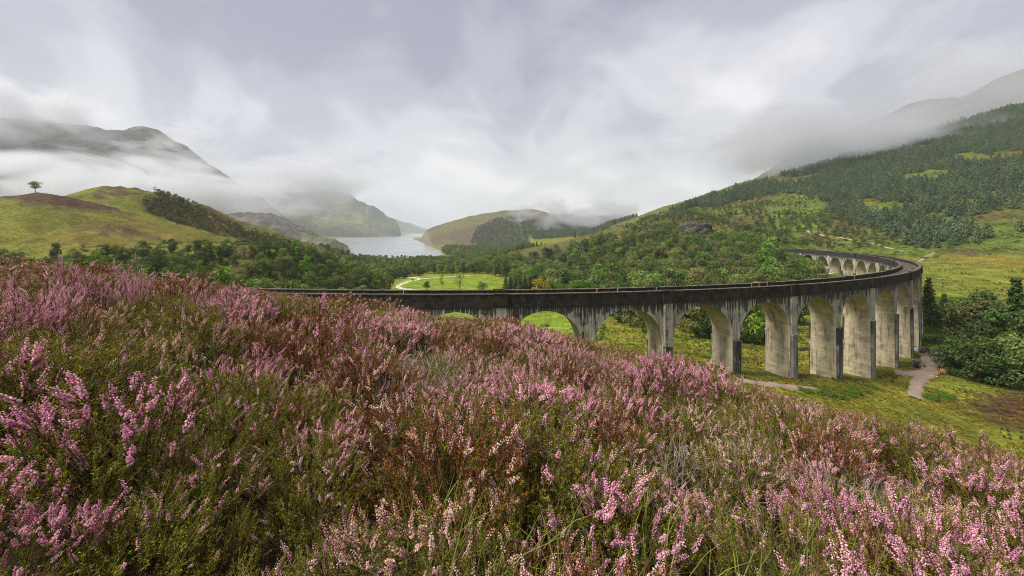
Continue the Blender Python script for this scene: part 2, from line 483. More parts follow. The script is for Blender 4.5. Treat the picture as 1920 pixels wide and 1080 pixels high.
def cover(X, Y, Z, comp, sd):
    n1 = fbm(X / 38, Y / 38, 4, 51); n2 = fbm(X / 9, Y / 9, 3, 61); n3 = fbm(X / 120, Y / 120, 3, 71)
    olive = np.array((0.175, 0.18, 0.022)); gold = np.array((0.2, 0.165, 0.028)); green = np.array((0.13, 0.18, 0.022))
    brown = np.array((0.085, 0.052, 0.032)); peat = np.array((0.045, 0.032, 0.022)); lush = np.array((0.18, 0.25, 0.02)); brack = np.array((0.10, 0.135, 0.024))
    def mx(a, b, t): return a * (1 - t[..., None]) + b * t[..., None]
    c = mx(np.broadcast_to(olive, X.shape + (3,)), gold, sstep(0.45, 0.7, n1))
    c = mx(c, green, sstep(0.5, 0.72, n3) * 0.7)
    r = np.hypot(X, Y)
    # the knoll: yellow-green turf with brown heather patches
    k = comp == 1
    hp = sstep(0.54, 0.63, n1 * 0.6 + n2 * 0.4)
    c = np.where(k[..., None], mx(mx(np.broadcast_to(np.array((0.15, 0.16, 0.022)), c.shape), gold * 0.85, sstep(0.5, 0.75, n3)), brown * 1.1, hp * 0.9), c)
    mound = k & (np.hypot((X + 335) * 0.75, (Y - 300) * 1.3) < 32)
    c = np.where(mound[..., None], brown * 0.9, c)
    # mountains
    mt = np.isin(comp, (2, 4, 5, 6))
    c = np.where(mt[..., None], mx(np.broadcast_to(np.array((0.085, 0.105, 0.05)), c.shape), np.array((0.16, 0.15, 0.075)), sstep(0.4, 0.7, fbm(X / 500, Y / 500, 4, 81))), c)
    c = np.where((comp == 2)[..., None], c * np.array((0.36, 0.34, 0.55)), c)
    c = np.where((comp == 3)[..., None], mx(np.broadcast_to(np.array((0.10, 0.11, 0.06)), c.shape), np.array((0.13, 0.115, 0.11)), sstep(0.4, 0.6, fbm(X / 60, Y / 60, 4, 83))), c)
    c = np.where((comp == 7)[..., None], mx(np.broadcast_to(np.array((0.13, 0.125, 0.06)), c.shape), np.array((0.12, 0.09, 0.06)), sstep(0.4, 0.65, n3)), c)
    c = np.where((comp == 10)[..., None], mx(np.broadcast_to(np.array((0.09, 0.1, 0.05)), c.shape), np.array((0.1, 0.08, 0.07)), sstep(0.4, 0.6, n3)), c)
    # spur and hillside: bracken, moor grass, brown heather
    s = np.isin(comp, (8, 9))
    cs = mx(np.broadcast_to(np.array((0.105, 0.10, 0.026)), c.shape), brack, sstep(0.44, 0.6, n3))
    cs = mx(cs, brown * 1.2, sstep(0.52, 0.66, n1) * 0.75)
    cs = mx(cs, gold * 0.7, sstep(0.6, 0.74, fbm(X / 70, Y / 70, 3, 91)) * 0.8)
    c = np.where(s[..., None], cs, c)
    bright = s & (X > 180) & (Y < 520) & (np.abs(X / np.maximum(Y, 1) - 0.62) < 0.13)
    c = np.where(bright[..., None], mx(c, np.broadcast_to(np.array((0.12, 0.165, 0.024)), c.shape), sstep(0.3, 0.5, n2) * 0.8), c)
    # the meadow by the river
    f = sstep(6, -4, poly_sd(X, Y, FIELD))
    c = mx(c, lush * (0.9 + 0.25 * n2[..., None]), f)
    # under the heather of the near slope
    hs = heather_zone(X, Y)
    c = mx(c, mx(np.broadcast_to(peat, c.shape), brown, sstep(0.3, 0.7, n2)), hs)
    # brown bracken on the brow below the heather and a dark moor patch on the far right
    bw = sstep(0.15, 0.6, hs) * 0 + np.clip(heather_zone(X * 0.72, Y * 0.72) - hs, 0, 1) * sstep(0.4, 0.6, n2)
    c = mx(c, np.array((0.14, 0.075, 0.03)), bw * 0.7)
    q = sstep(26, 12, np.hypot(X - 118, (Y - 88) * 1.6)) * sstep(0.35, 0.6, n2)
    c = mx(c, np.array((0.085, 0.045, 0.028)), q)
    # stony lochside
    st = sstep(9, 2, np.abs(sd)) * (sd > -2)
    c = mx(c, np.array((0.22, 0.2, 0.17)), st * 0.7 * (Y < 4000))
    return np.clip(c, 0, 1)

def heather_zone(X, Y):
    """1 where heather covers the near slope: out to the brow, its edge wandering"""
    u = X / np.maximum(Y, 0.5)
    edge = 27 + 9 * (fbm(X / 9 + 40, Y / 9, 3, 101) - 0.5) - 3.0 * np.clip(u, 0, 1.3) + 8 * np.clip(-u, 0, 1.2)
    return sstep(edge + 2.5, edge - 2.5, np.hypot(X, Y))

print('terrain')
az_f = np.radians(np.arange(-63, 63.01, 0.25))
az_b = np.radians(np.arange(67, 293.1, 4.0))
AZ = np.concatenate([az_f, az_b])
RR = np.concatenate([np.linspace(0.05, 0.3, 3)[:-1], np.geomspace(0.3, 12500, 540)])
na, nr = len(AZ), len(RR)
GX = np.sin(AZ)[:, None] * RR[None]; GY = np.cos(AZ)[:, None] * RR[None]
GZ, GC, GSD = height(GX, GY, True)
cells_i, cells_j = np.meshgrid(np.arange(na), np.arange(nr - 1), indexing='ij')
i2 = (cells_i + 1) % na
quad = np.stack([cells_i * nr + cells_j, i2 * nr + cells_j, i2 * nr + cells_j + 1, cells_i * nr + cells_j + 1], -1)
quad = quad[..., ::-1]
TV = np.stack([GX, GY, GZ], -1).reshape(-1, 3)
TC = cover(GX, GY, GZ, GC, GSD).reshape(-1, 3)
names = [((0,), 'ground', 'grassy valley floor and the heather slope in front of the viaduct', m_ground),
         ((1,), 'hill_left', 'yellow-green turf knoll with brown patches beyond the railway', m_ground),
         ((2,), 'mountain_left', 'dark peak rising out of the mist above the knoll', m_mount),
         ((3,), 'crag', 'low rocky grey spur at the foot of the misty peak', m_mount),
         ((4,), 'mountain_lochside', 'steep grey-green mountain falling to the loch shore', m_mount),
         ((5, 6), 'mountain_far', 'pale blue far mountains closing the head of the loch', m_mount),
         ((7,), 'hill_lochside', 'brown moorland hill on the far side of the loch narrows', m_ground),
         ((8,), 'hill_middle', 'bracken covered spur behind the viaduct', m_ground),
         ((9,), 'hill_right', 'long hillside of bracken and pines above the viaduct', m_ground),
         ((10,), 'mountain_right', 'high ridge fading into cloud above the pine hillside', m_mount)]
fc = GC[:, :-1].reshape(-1)
qf = quad.reshape(-1, 4)
for ids, nm, lab, mt in names:
    sel = np.isin(fc, ids)
    f = qf[sel]
    if not len(f): continue
    u, inv = np.unique(f, return_inverse=True)
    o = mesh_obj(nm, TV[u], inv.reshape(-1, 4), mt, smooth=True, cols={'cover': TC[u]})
    tag(o, lab, None, None, 'structure')

# the loch
m_water, n, l, b = new_mat('loch_water', 0.12, 0.5)
g = G(n, l)
b.inputs['Base Color'].default_value = (0.22, 0.24, 0.27, 1)  # dark water painted paler, putting the reflected sky brightness into its colour
b.inputs['IOR'].default_value = 1.33
pp = g.pos()
wv = g.noise(g.vmath('MULTIPLY', pp, (0.35, 1.0, 1.0)), 0.05, 6.0, 0.65, 0.3)
pat = g.noise(g.vmath('MULTIPLY', pp, (0.3, 1.0, 1.0)), 0.004, 4.0, 0.6, 0.5)
l.new(g.math('ADD', 0.2, g.math('MULTIPLY', g.ramp(pat, 0.45, 0.65), 0.12)), b.inputs['Roughness'])
l.new(g.bump(wv, 0.06, 0.4), b.inputs['Normal'])
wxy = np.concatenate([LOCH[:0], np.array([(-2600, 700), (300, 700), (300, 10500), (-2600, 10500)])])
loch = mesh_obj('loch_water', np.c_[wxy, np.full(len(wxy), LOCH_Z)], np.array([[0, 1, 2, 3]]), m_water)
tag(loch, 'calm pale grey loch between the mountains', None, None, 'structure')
# ------------------------------------------------------------------ viaduct
print('viaduct')
VCX, VCY, VR, VA0, VDA = -25.07, 320.93, 241.0, -1.4760, 0.0700
VH, VG = -11.97, -0.087
VL = VR * VDA
HW = 2.8                                  # half width over the walls
HP = 0.98                                 # half thickness of a pier at the springing
RA = VL / 2 - HP                          # arch radius
CROWN = -3.43
SPR = CROWN - RA
BAND = -2.55                              # underside of the dark parapet band

def vz(i): return VH + VG * i
def vpt(s, r, z):
    """s in piers along the curve, r outwards from the centre line, z below the parapet top"""
    s = np.asarray(s, float); a = VA0 + VDA * s
    return np.stack(np.broadcast_arrays(VCX + (VR + r) * np.cos(a), VCY + (VR + r) * np.sin(a), vz(s) + z), -1)

def concrete(name, kind):
    m, n, l, b = new_mat(name, 0.92, 0.15)
    g = G(n, l)
    uv = g.uv(); su = g.sep(uv); U, Vv = su[0], su[1]
    pp = g.pos()
    streak = g.noise(g.comb(g.math('MULTIPLY', U, 1.3), g.math('MULTIPLY', Vv, 0.07), 0.0), 1.0, 6.0, 0.7, 0.25)
    fine = g.noise(g.comb(g.math('MULTIPLY', U, 4.2), g.math('MULTIPLY', Vv, 0.16), 5.0), 1.0, 4.0, 0.6, 0.2)
    pour = g.noise(g.comb(g.math('MULTIPLY', U, 0.12), g.math('MULTIPLY', Vv, 1.5), 9.0), 1.0, 4.0, 0.6, 0.15)
    blot = g.noise(pp, 0.55, 5.0, 0.65, 0.5)
    grain = g.noise(pp, 5.0, 4.0, 0.7)
    if kind == 'face':
        c = g.mix(g.ramp(blot, 0.32, 0.68), (0.4, 0.37, 0.315), (0.24, 0.225, 0.205))
        c = g.mix(g.math('MULTIPLY', g.ramp(pour, 0.5, 0.7), 0.5), c, (0.44, 0.4, 0.33))
        th = g.math('ADD', g.math('MULTIPLY', g.ramp(Vv, -5.6, BAND - 0.1), 0.16), g.math('MULTIPLY', g.ramp(Vv, -12.0, -5.0), 0.07))         # soot thickens towards the parapet
        dk = g.ramp(g.math('ADD', g.math('ADD', g.math('MULTIPLY', streak, 0.7), g.math('MULTIPLY', blot, 0.3)), th), 0.565, 0.65)
        c = g.mix(g.math('MULTIPLY', dk, 0.93), c, (0.04, 0.036, 0.033))
        wt = g.math('MULTIPLY', g.ramp(fine, 0.545, 0.63), g.ramp(Vv, -2.4, -3.4))
        c = g.mix(g.math('MULTIPLY', wt, 0.85), c, (0.56, 0.53, 0.47))
    elif kind == 'pale':
        c = g.mix(g.ramp(blot, 0.3, 0.7), (0.46, 0.42, 0.35), (0.31, 0.29, 0.26))
        dk = g.ramp(g.math('ADD', streak, g.math('MULTIPLY', g.ramp(blot, 0.4, 0.7), 0.1)), 0.58, 0.68)
        c = g.mix(g.math('MULTIPLY', dk, 0.8), c, (0.05, 0.046, 0.043))
        c = g.mix(g.math('MULTIPLY', g.ramp(fine, 0.62, 0.7), 0.5), c, (0.6, 0.57, 0.5))
    elif kind == 'buttress':
        rd = g.rnd()
        c = g.mix(g.ramp(streak, 0.36, 0.58), (0.09, 0.085, 0.08), (0.34, 0.32, 0.29))
        dk = g.ramp(g.math('ADD', g.math('ADD', streak, g.math('MULTIPLY', g.ramp(Vv, -24.0, -12.0), 0.16)), g.math('MULTIPLY', g.math('SUBTRACT', rd, 0.62), 0.34)), 0.53, 0.66)
        c = g.mix(g.math('MULTIPLY', dk, 0.9), c, (0.032, 0.03, 0.028))
        c = g.mix(g.math('MULTIPLY', g.ramp(fine, 0.58, 0.68), 0.8), c, (0.5, 0.47, 0.42))
    elif kind == 'soffit':
        c = g.mix(g.ramp(pour, 0.38, 0.62), (0.47, 0.39, 0.255), (0.60, 0.515, 0.365))
        c = g.mix(g.math('MULTIPLY', g.ramp(blot, 0.42, 0.66), 0.65), c, (0.27, 0.24, 0.19))
        c = g.mix(g.math('MULTIPLY', g.ramp(g.math('ADD', streak, g.math('MULTIPLY', blot, 0.25)), 0.64, 0.76), 0.7), c, (0.12, 0.105, 0.085))
        c = g.mix(g.math('MULTIPLY', g.ramp(fine, 0.6, 0.67), 0.75), c, (0.66, 0.62, 0.54))
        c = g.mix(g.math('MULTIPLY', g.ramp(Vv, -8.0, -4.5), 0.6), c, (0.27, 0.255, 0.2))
        ln = g.noise(g.comb(0.0, g.math('MULTIPLY', Vv, 2.2), 3.0), 1.0, 1.0, 0.5)
        c = g.mix(g.math('MULTIPLY', g.math('MULTIPLY', g.ramp(ln, 0.62, 0.66), g.ramp(blot, 0.4, 0.6)), 0.35), c, (0.2, 0.18, 0.14))
    else:                                                                    # parapet: soot and moss
        c = g.mix(g.ramp(blot, 0.35, 0.7), (0.02, 0.018, 0.017), (0.055, 0.047, 0.042))
        c = g.mix(g.math('MULTIPLY', g.math('MULTIPLY', g.ramp(blot, 0.46, 0.62), g.ramp(Vv, -1.6, 0.0)), 0.7), c, (0.085, 0.058, 0.016))
        sc = g.noise(g.comb(g.math('MULTIPLY', U, 0.5), g.math('MULTIPLY', Vv, 6.0), 2.0), 1.0, 3.0, 0.7, 0.5)
        c = g.mix(g.math('MULTIPLY', g.math('MULTIPLY', g.ramp(sc, 0.63, 0.68), g.ramp(Vv, -1.3, -2.4)), 0.7), c, (0.34, 0.32, 0.28))
        c = g.mix(g.math('MULTIPLY', g.ramp(fine, 0.58, 0.68), 0.3), c, (0.2, 0.18, 0.16))
    c = g.hsv(c, 0.5, 1.0, g.math('ADD', 0.72, g.math('MULTIPLY', grain, 0.56)))
    l.new(c, b.inputs['Base Color'])
    l.new(g.bump(g.math('ADD', g.math('MULTIPLY', pour, 0.3), g.math('MULTIPLY', grain, 0.6)), 0.4, 0.1), b.inputs['Normal'])
    return m

m_face, m_pale, m_butt = concrete('concrete_face', 'face'), concrete('concrete_pilaster', 'pale'), concrete('concrete_buttress', 'buttress')
m_soff, m_par = concrete('concrete_soffit', 'soffit'), concrete('concrete_parapet', 'parapet')
m_coping = plain_mat('coping_stone', (0.105, 0.09, 0.07), 0.95, 0.5, 1.2)

viaduct = empty('viaduct', vpt(8, 0, -30.0))
tag(viaduct, 'long curved grey concrete railway viaduct of tall round arches with a soot-black parapet', 'viaduct')
VO = np.array(viaduct.location)

class Wall:
    """collects curved quads with uv = (metres along, metres below the parapet)"""
    def __init__(s): s.V, s.Q, s.U, s.M, s.n = [], [], [], [], 0
    def grid(s, S, Rr, Z, mi=0, flip=False, uu=None):
        """S, Rr, Z: (a,b) arrays"""
        S, Rr, Z = np.broadcast_arrays(np.asarray(S, float), np.asarray(Rr, float), np.asarray(Z, float))
        a, b_ = S.shape
        s.V.append((vpt(S, Rr, Z) - VO).reshape(-1, 3))
        s.U.append(np.stack([S * VL if uu is None else uu, Z], -1).reshape(-1, 2))
        i, j = np.meshgrid(np.arange(a - 1), np.arange(b_ - 1), indexing='ij')
        q = np.stack([i * b_ + j, (i + 1) * b_ + j, (i + 1) * b_ + j + 1, i * b_ + j + 1], -1).reshape(-1, 4)
        if flip: q = q[:, ::-1]
        s.Q.append(q + s.n); s.M += [mi] * len(q); s.n += a * b_
    def block(s, s0, s1, r0, r1, z0, z1, mi=0, ns=None):
        """a closed box along the curve, s in piers"""
        ns = ns or max(2, int(abs(s1 - s0) * 8) + 2)
        S = np.linspace(s0, s1, ns)
        for rr, fl in ((r1, False), (r0, True)):
            s.grid(S[:, None], rr, np.array([z0, z1])[None], mi, fl)
        s.grid(S[:, None], np.array([r0, r1])[None], z1, mi, True)
        s.grid(S[:, None], np.array([r0, r1])[None], z0, mi, False)
        s.grid(np.full((2, 1), s0), np.array([r0, r1])[:, None], np.array([z0, z1])[None], mi, False)
        s.grid(np.full((2, 1), s1), np.array([r0, r1])[:, None], np.array([z0, z1])[None], mi, True)
    def build(s, name, mats, parent=viaduct, smooth=False):
        o = mesh_obj(name, np.concatenate(s.V), np.concatenate(s.Q), mats, parent, smooth, uv=np.concatenate(s.U), midx=s.M)
        return o

I0, I1 = -1, 20
hp = HP / VL
for k in range(I0, I1):                                   # one arch span at a time
    w = Wall()
    ang = np.linspace(pi, 0, 33)
    S = k + 0.5 + RA * np.cos(ang) / VL
    Zc = SPR + RA * np.sin(ang)
    for side in (1, -1):
        w.grid(S[:, None], side * HW, np.stack([Zc, np.full_like(Zc, BAND)], 1), 0, side < 0)
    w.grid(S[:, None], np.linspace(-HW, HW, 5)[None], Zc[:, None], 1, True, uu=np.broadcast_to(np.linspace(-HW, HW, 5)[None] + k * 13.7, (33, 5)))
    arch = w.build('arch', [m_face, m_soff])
    for side in (1, -1):                                  # thin ring of dressed concrete round the opening
        w = Wall()
        S2 = k + 0.5 + (RA + 0.42) * np.cos(ang) / VL
        Z2 = SPR + (RA + 0.42) * np.sin(ang)
        ro = side * (HW + 0.07)
        w.grid(np.stack([S, S2], 1), ro, np.stack([Zc, Z2], 1), 0, side < 0)
        w.grid(np.stack([S, S], 1), np.array([[side * HW, ro]]), np.stack([Zc, Zc], 1), 0, side > 0)
        w.grid(np.stack([S2, S2], 1), np.array([[side * HW, ro]]), np.stack([Z2, Z2], 1), 0, side < 0)
        w.build('arch_ring', [m_face], arch)

for k in range(I0, I1 + 1):                               # piers
    gx, gy, _ = vpt(k, 0, 0)
    gz = float(min(height(np.array([gx + dx]), np.array([gy + dy]))[0] for dx in (-4, 0, 4) for dy in (-4, 0, 4))) - vz(k) - 1.0
    gz = min(gz, SPR - 1.0)
    w = Wall()
    Zs = np.array([gz, SPR])
    bat = (SPR - Zs) * 0.012
    for side in (1, -1):
        s2 = np.stack([k - (HP + bat) / VL, k + (HP + bat) / VL], 0)
        w.grid(s2, side * (HW + bat * 1.2)[None], Zs[None], 0, side < 0)
        w.grid(np.array([[k - hp] * 2, [k + hp] * 2]), side * HW, np.array([[SPR, BAND]]), 0, side < 0)
    for sg in (1, -1):
        rr = np.stack([-(HW + bat * 1.2), (HW + bat * 1.2)], 0)
        w.grid((k + sg * (HP + bat) / VL)[None], rr, Zs[None], 1, sg > 0, uu=np.broadcast_to(rr + k * 5.1 + sg * 2, (2, 2)))
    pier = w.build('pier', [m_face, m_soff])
    for side in (1, -1):
        w = Wall()                                        # stepped base buttress with a ledge on each face
        bt = SPR - 0.6
        r0, r1 = sorted((side * (HW - 0.5), side * (HW + 0.62)))
        w.block(k - 0.80 / VL, k + 0.80 / VL, r0, r1, gz, bt, 0, 2)
        r0, r1 = sorted((side * (HW - 0.4), side * (HW + 0.72)))
        w.block(k - 0.88 / VL, k + 0.88 / VL, r0, r1, bt, bt + 0.22, 0, 2)
        w.build('buttress', [m_butt], pier)
        if k % 2 == 0:                                    # every second pier carries a full-height pilaster
            w = Wall()
            r0, r1 = sorted((side * (HW - 0.4), side * (HW + 0.42)))
            w.block(k - 0.93 / VL, k + 0.93 / VL, r0, r1, bt + 0.22, BAND - 0.06, 0, 2)
            w.build('pilaster', [m_pale], pier)
            w = Wall()
            r0, r1 = sorted((side * (HW - 0.45), side * (HW + 0.58)))
            w.block(k - 1.15 / VL, k + 1.15 / VL, r0, r1, BAND - 0.06, -0.14, 0, 2)
            r0, r1 = sorted((side * (HW - 0.55), side * (HW + 0.72)))
            w.block(k - 1.32 / VL, k + 1.32 / VL, r0, r1, -0.14, 0.09, 0, 2)
            w.build('pilaster_cap', [m_par], pier)

END0, END1 = -3.75, 21.6
for s0, s1 in ((END0, I0), (I1, END1)):                   # solid abutments running into the hillsides
    w = Wall()
    w.block(s0, s1 - (0 if s0 < 0 else 0) - (hp if s1 == I0 else 0) if s0 < 0 else s1, -HW + 0.02, HW - 0.02, -20.0, BAND - 0.01, 0)
    w.build('abutment', [m_face])
segs = [(END0, -2.0), (-2.0, -1.0)] + [(float(k), k + 1.0) for k in range(I0, I1)] + [(20.0, END1)]
for s0, s1 in segs:
    for side in (1, -1):
        w = Wall()
        r0, r1 = sorted((side * (HW - 0.5), side * (HW + 0.16)))
        e0, e1 = s0 + 0.012 / VL, s1 - 0.012 / VL
        w.block(e0, e1, r0, r1, BAND, -0.16, 0)
        par = w.build('parapet', [m_par])
        w = Wall()
        r0, r1 = sorted((side * (HW - 0.58), side * (HW + 0.26)))
        w.block(e0, e1, r0, r1, -0.16, -0.02, 0)
        w.build('coping', [m_coping], par)
# pale mortar at the expansion joints of the parapet
m_joint = plain_mat('pale_joint', (0.5, 0.48, 0.43), 0.9, 0.2)
for s in (-1.15, 1.22, 1.5, 2.04, 3.6, 3.74, 3.9, 6.2, 7.5):
    w = Wall()
    w.block(s - 0.07 / VL, s + 0.07 / VL, -(HW - 0.46), -(HW - 0.62), -1.2, 0.03, 0, 2)
    w.build('joint_strip', [m_joint])

# the railway on top
m_ballast = plain_mat('ballast', (0.115, 0.078, 0.066), 0.95, 0.5, 6.0)
m_rail = plain_mat('rail_steel', (0.09, 0.06, 0.05), 0.45, 0.3, 2.0, 0.5)
m_sleeper = plain_mat('sleeper', (0.09, 0.08, 0.072), 0.9, 0.3)
track = empty('railway_track', vpt(8, 0, -1.2))
tag(track, 'single rusty railway track on brown ballast between the viaduct parapets', 'railway track')
VO = np.array(track.location)
TS0, TS1 = -9.0, 24.0
w = Wall()
S = np.linspace(TS0, TS1, 260)
inside = (S > END0) & (S < END1)
w.grid(S[:, None], np.array([-HW + 0.45, HW - 0.45])[None], -1.25, 0, True)
for side in (1, -1):
    w.grid(S[:, None], np.array([side * (HW - 0.45), side * (HW - 0.45)])[None], np.array([[-1.25, -2.6]]), 0, side > 0)
w.build('ballast', [m_ballast], track)
for rr in (-0.75, 0.75):
    w = Wall()
    w.block(TS0, TS1, rr - 0.04, rr + 0.04, -1.12, -0.97, 0, 300)
    w.build('rail', [m_rail], track)
parts = []
for s in np.arange(TS0, TS1, 0.7 / VL):
    a = VA0 + VDA * s
    parts.append(box(vpt(s, 0, -1.255) - VO, (2.5, 0.26, 0.14), a))
v, f = join(parts)
sl = mesh_obj('sleepers', v, f, m_sleeper, track)
sl['kind'] = 'stuff'
# ------------------------------------------------------------------ trees
print('trees')
def leaf_mat(name, dark, light, autumn=None, trans=0.3, rough=0.75):
    m, n, l, b = new_mat(name, rough, 0.15)
    g = G(n, l)
    rd = g.rnd(); tint = g.sep(g.attr('tint'))
    c = g.mix(g.math('ADD', g.math('MULTIPLY', rd, 0.7), g.math('MULTIPLY', tint[0], 0.3)), dark, light)
    if autumn:
        r2 = g.math('FRACT', g.math('MULTIPLY', rd, 7.31))
        c = g.mix(g.math('MULTIPLY', g.ramp(r2, 0.6, 0.95), 0.55), c, autumn)
    r3 = g.math('FRACT', g.math('MULTIPLY', rd, 13.7))
    c = g.hsv(c, g.math('ADD', 0.485, g.math('MULTIPLY', r3, 0.03)), 1.0, g.math('MULTIPLY', g.math('ADD', 0.7, g.math('MULTIPLY', tint[1], 0.6)), g.math('ADD', 0.75, g.math('MULTIPLY', g.math('FRACT', g.math('MULTIPLY', rd, 29.3)), 0.5))))
    l.new(c, b.inputs['Base Color'])
    tr = n.new('ShaderNodeBsdfTranslucent'); l.new(c, tr.inputs['Color'])
    mx = n.new('ShaderNodeMixShader'); mx.inputs[0].default_value = trans
    l.new(b.outputs[0], mx.inputs[1]); l.new(tr.outputs[0], mx.inputs[2])
    l.new(mx.outputs[0], n['Material Output'].inputs['Surface'])
    return m

m_leaf = leaf_mat('broadleaf', (0.06, 0.10, 0.03), (0.21, 0.255, 0.065), (0.22, 0.18, 0.06))
m_leaf_dark = leaf_mat('broadleaf_dark', (0.055, 0.095, 0.026), (0.11, 0.165, 0.036))
m_leaf_lush = leaf_mat('broadleaf_lush', (0.12, 0.22, 0.03), (0.2, 0.32, 0.04))
m_leaf_gold = leaf_mat('broadleaf_gold', (0.26, 0.22, 0.025), (0.36, 0.27, 0.03))
m_needle = leaf_mat('needles', (0.06, 0.11, 0.062), (0.135, 0.19, 0.1), (0.14, 0.17, 0.06), 0.15)
m_scrub = leaf_mat('scrub', (0.085, 0.10, 0.036), (0.16, 0.15, 0.06), (0.15, 0.11, 0.055))
m_bracken = leaf_mat('bracken', (0.075, 0.15, 0.018), (0.14, 0.22, 0.025), (0.16, 0.13, 0.025))
m_bark = plain_mat('bark', (0.085, 0.068, 0.052), 0.95, 0.4, 4.0)

def tube(pts, rads, ns=5):
    pts = np.asarray(pts, float); rads = np.asarray(rads, float)
    V, Q = [], []
    for k, (p, r) in enumerate(zip(pts, rads)):
        d = pts[min(k + 1, len(pts) - 1)] - pts[max(k - 1, 0)]
        d = d / (np.linalg.norm(d) + 1e-9)
        a = np.cross(d, (0.3, 0.9, 0.2)); a /= np.linalg.norm(a) + 1e-9
        b_ = np.cross(d, a)
        t = np.arange(ns) * 2 * pi / ns
        V.append(p + r * (np.cos(t)[:, None] * a + np.sin(t)[:, None] * b_))
    V = np.concatenate(V)
    for k in range(len(pts) - 1):
        for j in range(ns):
            Q.append((k * ns + j, k * ns + (j + 1) % ns, (k + 1) * ns + (j + 1) % ns, (k + 1) * ns + j))
    return V, np.array(Q)

def leaf_quads(C, D, size, rg, flat=0.6, asp=0.62):
    """quads centred at C facing roughly D"""
    n = len(C)
    nd = D + rg.normal(0, flat, (n, 3)); nd /= np.linalg.norm(nd, axis=1)[:, None] + 1e-9
    t = np.cross(nd, rg.normal(0, 1, (n, 3))); t /= np.linalg.norm(t, axis=1)[:, None] + 1e-9
    b_ = np.cross(nd, t)
    s = (size * rg.uniform(0.6, 1.35, n))[:, None]
    V = np.stack([C - t * s, C - b_ * s * asp, C + t * s, C + b_ * s * asp], 1).reshape(-1, 3)
    return V, np.arange(4 * n).reshape(n, 4)

def broadleaf(seed, nleaf=900, size=0.34, h=10.0, wide=0.36, low=0.2, lobes=16, sparse=0.0, lr=(0.10, 0.17)):
    """returns (trunk V,Q), (crown V,Q,tint); base at the origin, h metres tall"""
    rg = np.random.default_rng(seed)
    tw = []
    lean = rg.normal(0, 0.25, 2)
    top = np.array((lean[0], lean[1], h * 0.62))
    tp = [np.array((0, 0, -0.4)), np.array((lean[0] * 0.1, lean[1] * 0.1, h * 0.15)), top * (0.55, 0.55, 0.6), top]
    tw.append(tube(tp, [h * 0.028, h * 0.022, h * 0.015, h * 0.006], 6))
    L = []
    for k in range(lobes):
        zf = rg.uniform(low + 0.08, 0.9)
        rad = wide * h * math.sqrt(max(0.05, 1 - ((zf - 0.5) / 0.52) ** 2)) * (0.65 + 0.35 * rg.random())
        a = k * 2.39996 + rg.normal(0, 0.4)
        q = rg.uniform(0.45, 0.95) * rad * 0.8
        c = np.array((lean[0] + q * cos(a), lean[1] + q * sin(a), zf * h))
        L.append((c, h * rg.uniform(*lr)))
        if k % 2 == 0:
            s = tp[1] + (tp[3] - tp[1]) * min(0.95, max(0.05, zf - 0.3))
            tw.append(tube([s, (s + c) / 2 + (0, 0, -0.03 * h), c], [h * 0.010, h * 0.006, h * 0.002], 4))
    L.append((np.array((lean[0], lean[1], h * 0.88)), h * 0.12))
    w_ = np.array([r ** 2 for _, r in L]); w_ /= w_.sum()
    C, D, T = [], [], []
    for (c, r), q in zip(L, w_):
        n_ = max(6, int(nleaf * q))
        d = rg.normal(0, 1, (n_, 3)); d /= np.linalg.norm(d, axis=1)[:, None]
        rr = r * rg.uniform(0.55, 1.12, n_) ** 0.7
        C.append(c + d * rr[:, None] * (1.15, 1.15, 0.85)); D.append(d * 1.0)
        T.append(np.stack([np.full(n_, rg.random()), rg.random(n_)], 1))
    C, D, T = np.concatenate(C), np.concatenate(D), np.concatenate(T)
    keep = rg.random(len(C)) > sparse
    C, D, T = C[keep], D[keep], T[keep]
    C[:, 2] = np.maximum(C[:, 2], 0.05)
    V, Q = leaf_quads(C, D, size, rg, 0.55)
    t3 = np.zeros((len(V), 3)); t3[:, :2] = np.repeat(T, 4, 0)
    return join(tw), (V, Q, t3)

def conifer(seed, whorls=11, nb=8, per=6, h=10.0, wide=0.24, size=0.42, tuft=True):
    rg = np.random.default_rng(seed)
    tr = join([tube([(0, 0, -0.4), (0, 0, h * 0.5), (0, 0, h * 0.98)], [h * 0.02, h * 0.013, h * 0.002], 5)])
    C, D, T = [], [], []
    for k in range(whorls):
        f = (k + 0.5) / whorls
        z0 = h * (0.07 + 0.9 * f)
        L = wide * h * (1 - f) ** 0.8 * rg.uniform(0.85, 1.15) + 0.03 * h
        n_ = max(4, int(nb * (1 - 0.45 * f)))
        for j in range(n_):
            a = 2 * pi * (j + rg.random() * 0.7) / n_ + k * 1.3
            ll = L * rg.uniform(0.75, 1.15)
            tv = rg.random()
            for q in range(per):
                u = (q + 0.6) / per
                zz_ = z0 - ll * 0.10 * u + ll * 0.34 * u * u + rg.normal(0, 0.012 * h)
                C.append((cos(a) * ll * u + rg.normal(0, 0.05 * ll), sin(a) * ll * u + rg.normal(0, 0.05 * ll), zz_))
                D.append((cos(a) * 0.5, sin(a) * 0.5, 0.9)); T.append((tv, rg.random(), 0))
    C, D, T = np.array(C), np.array(D), np.array(T)
    V, Q = leaf_quads(C, D, size, rg, 0.55, 0.55)
    return tr, (V, Q, np.repeat(T, 4, 0))

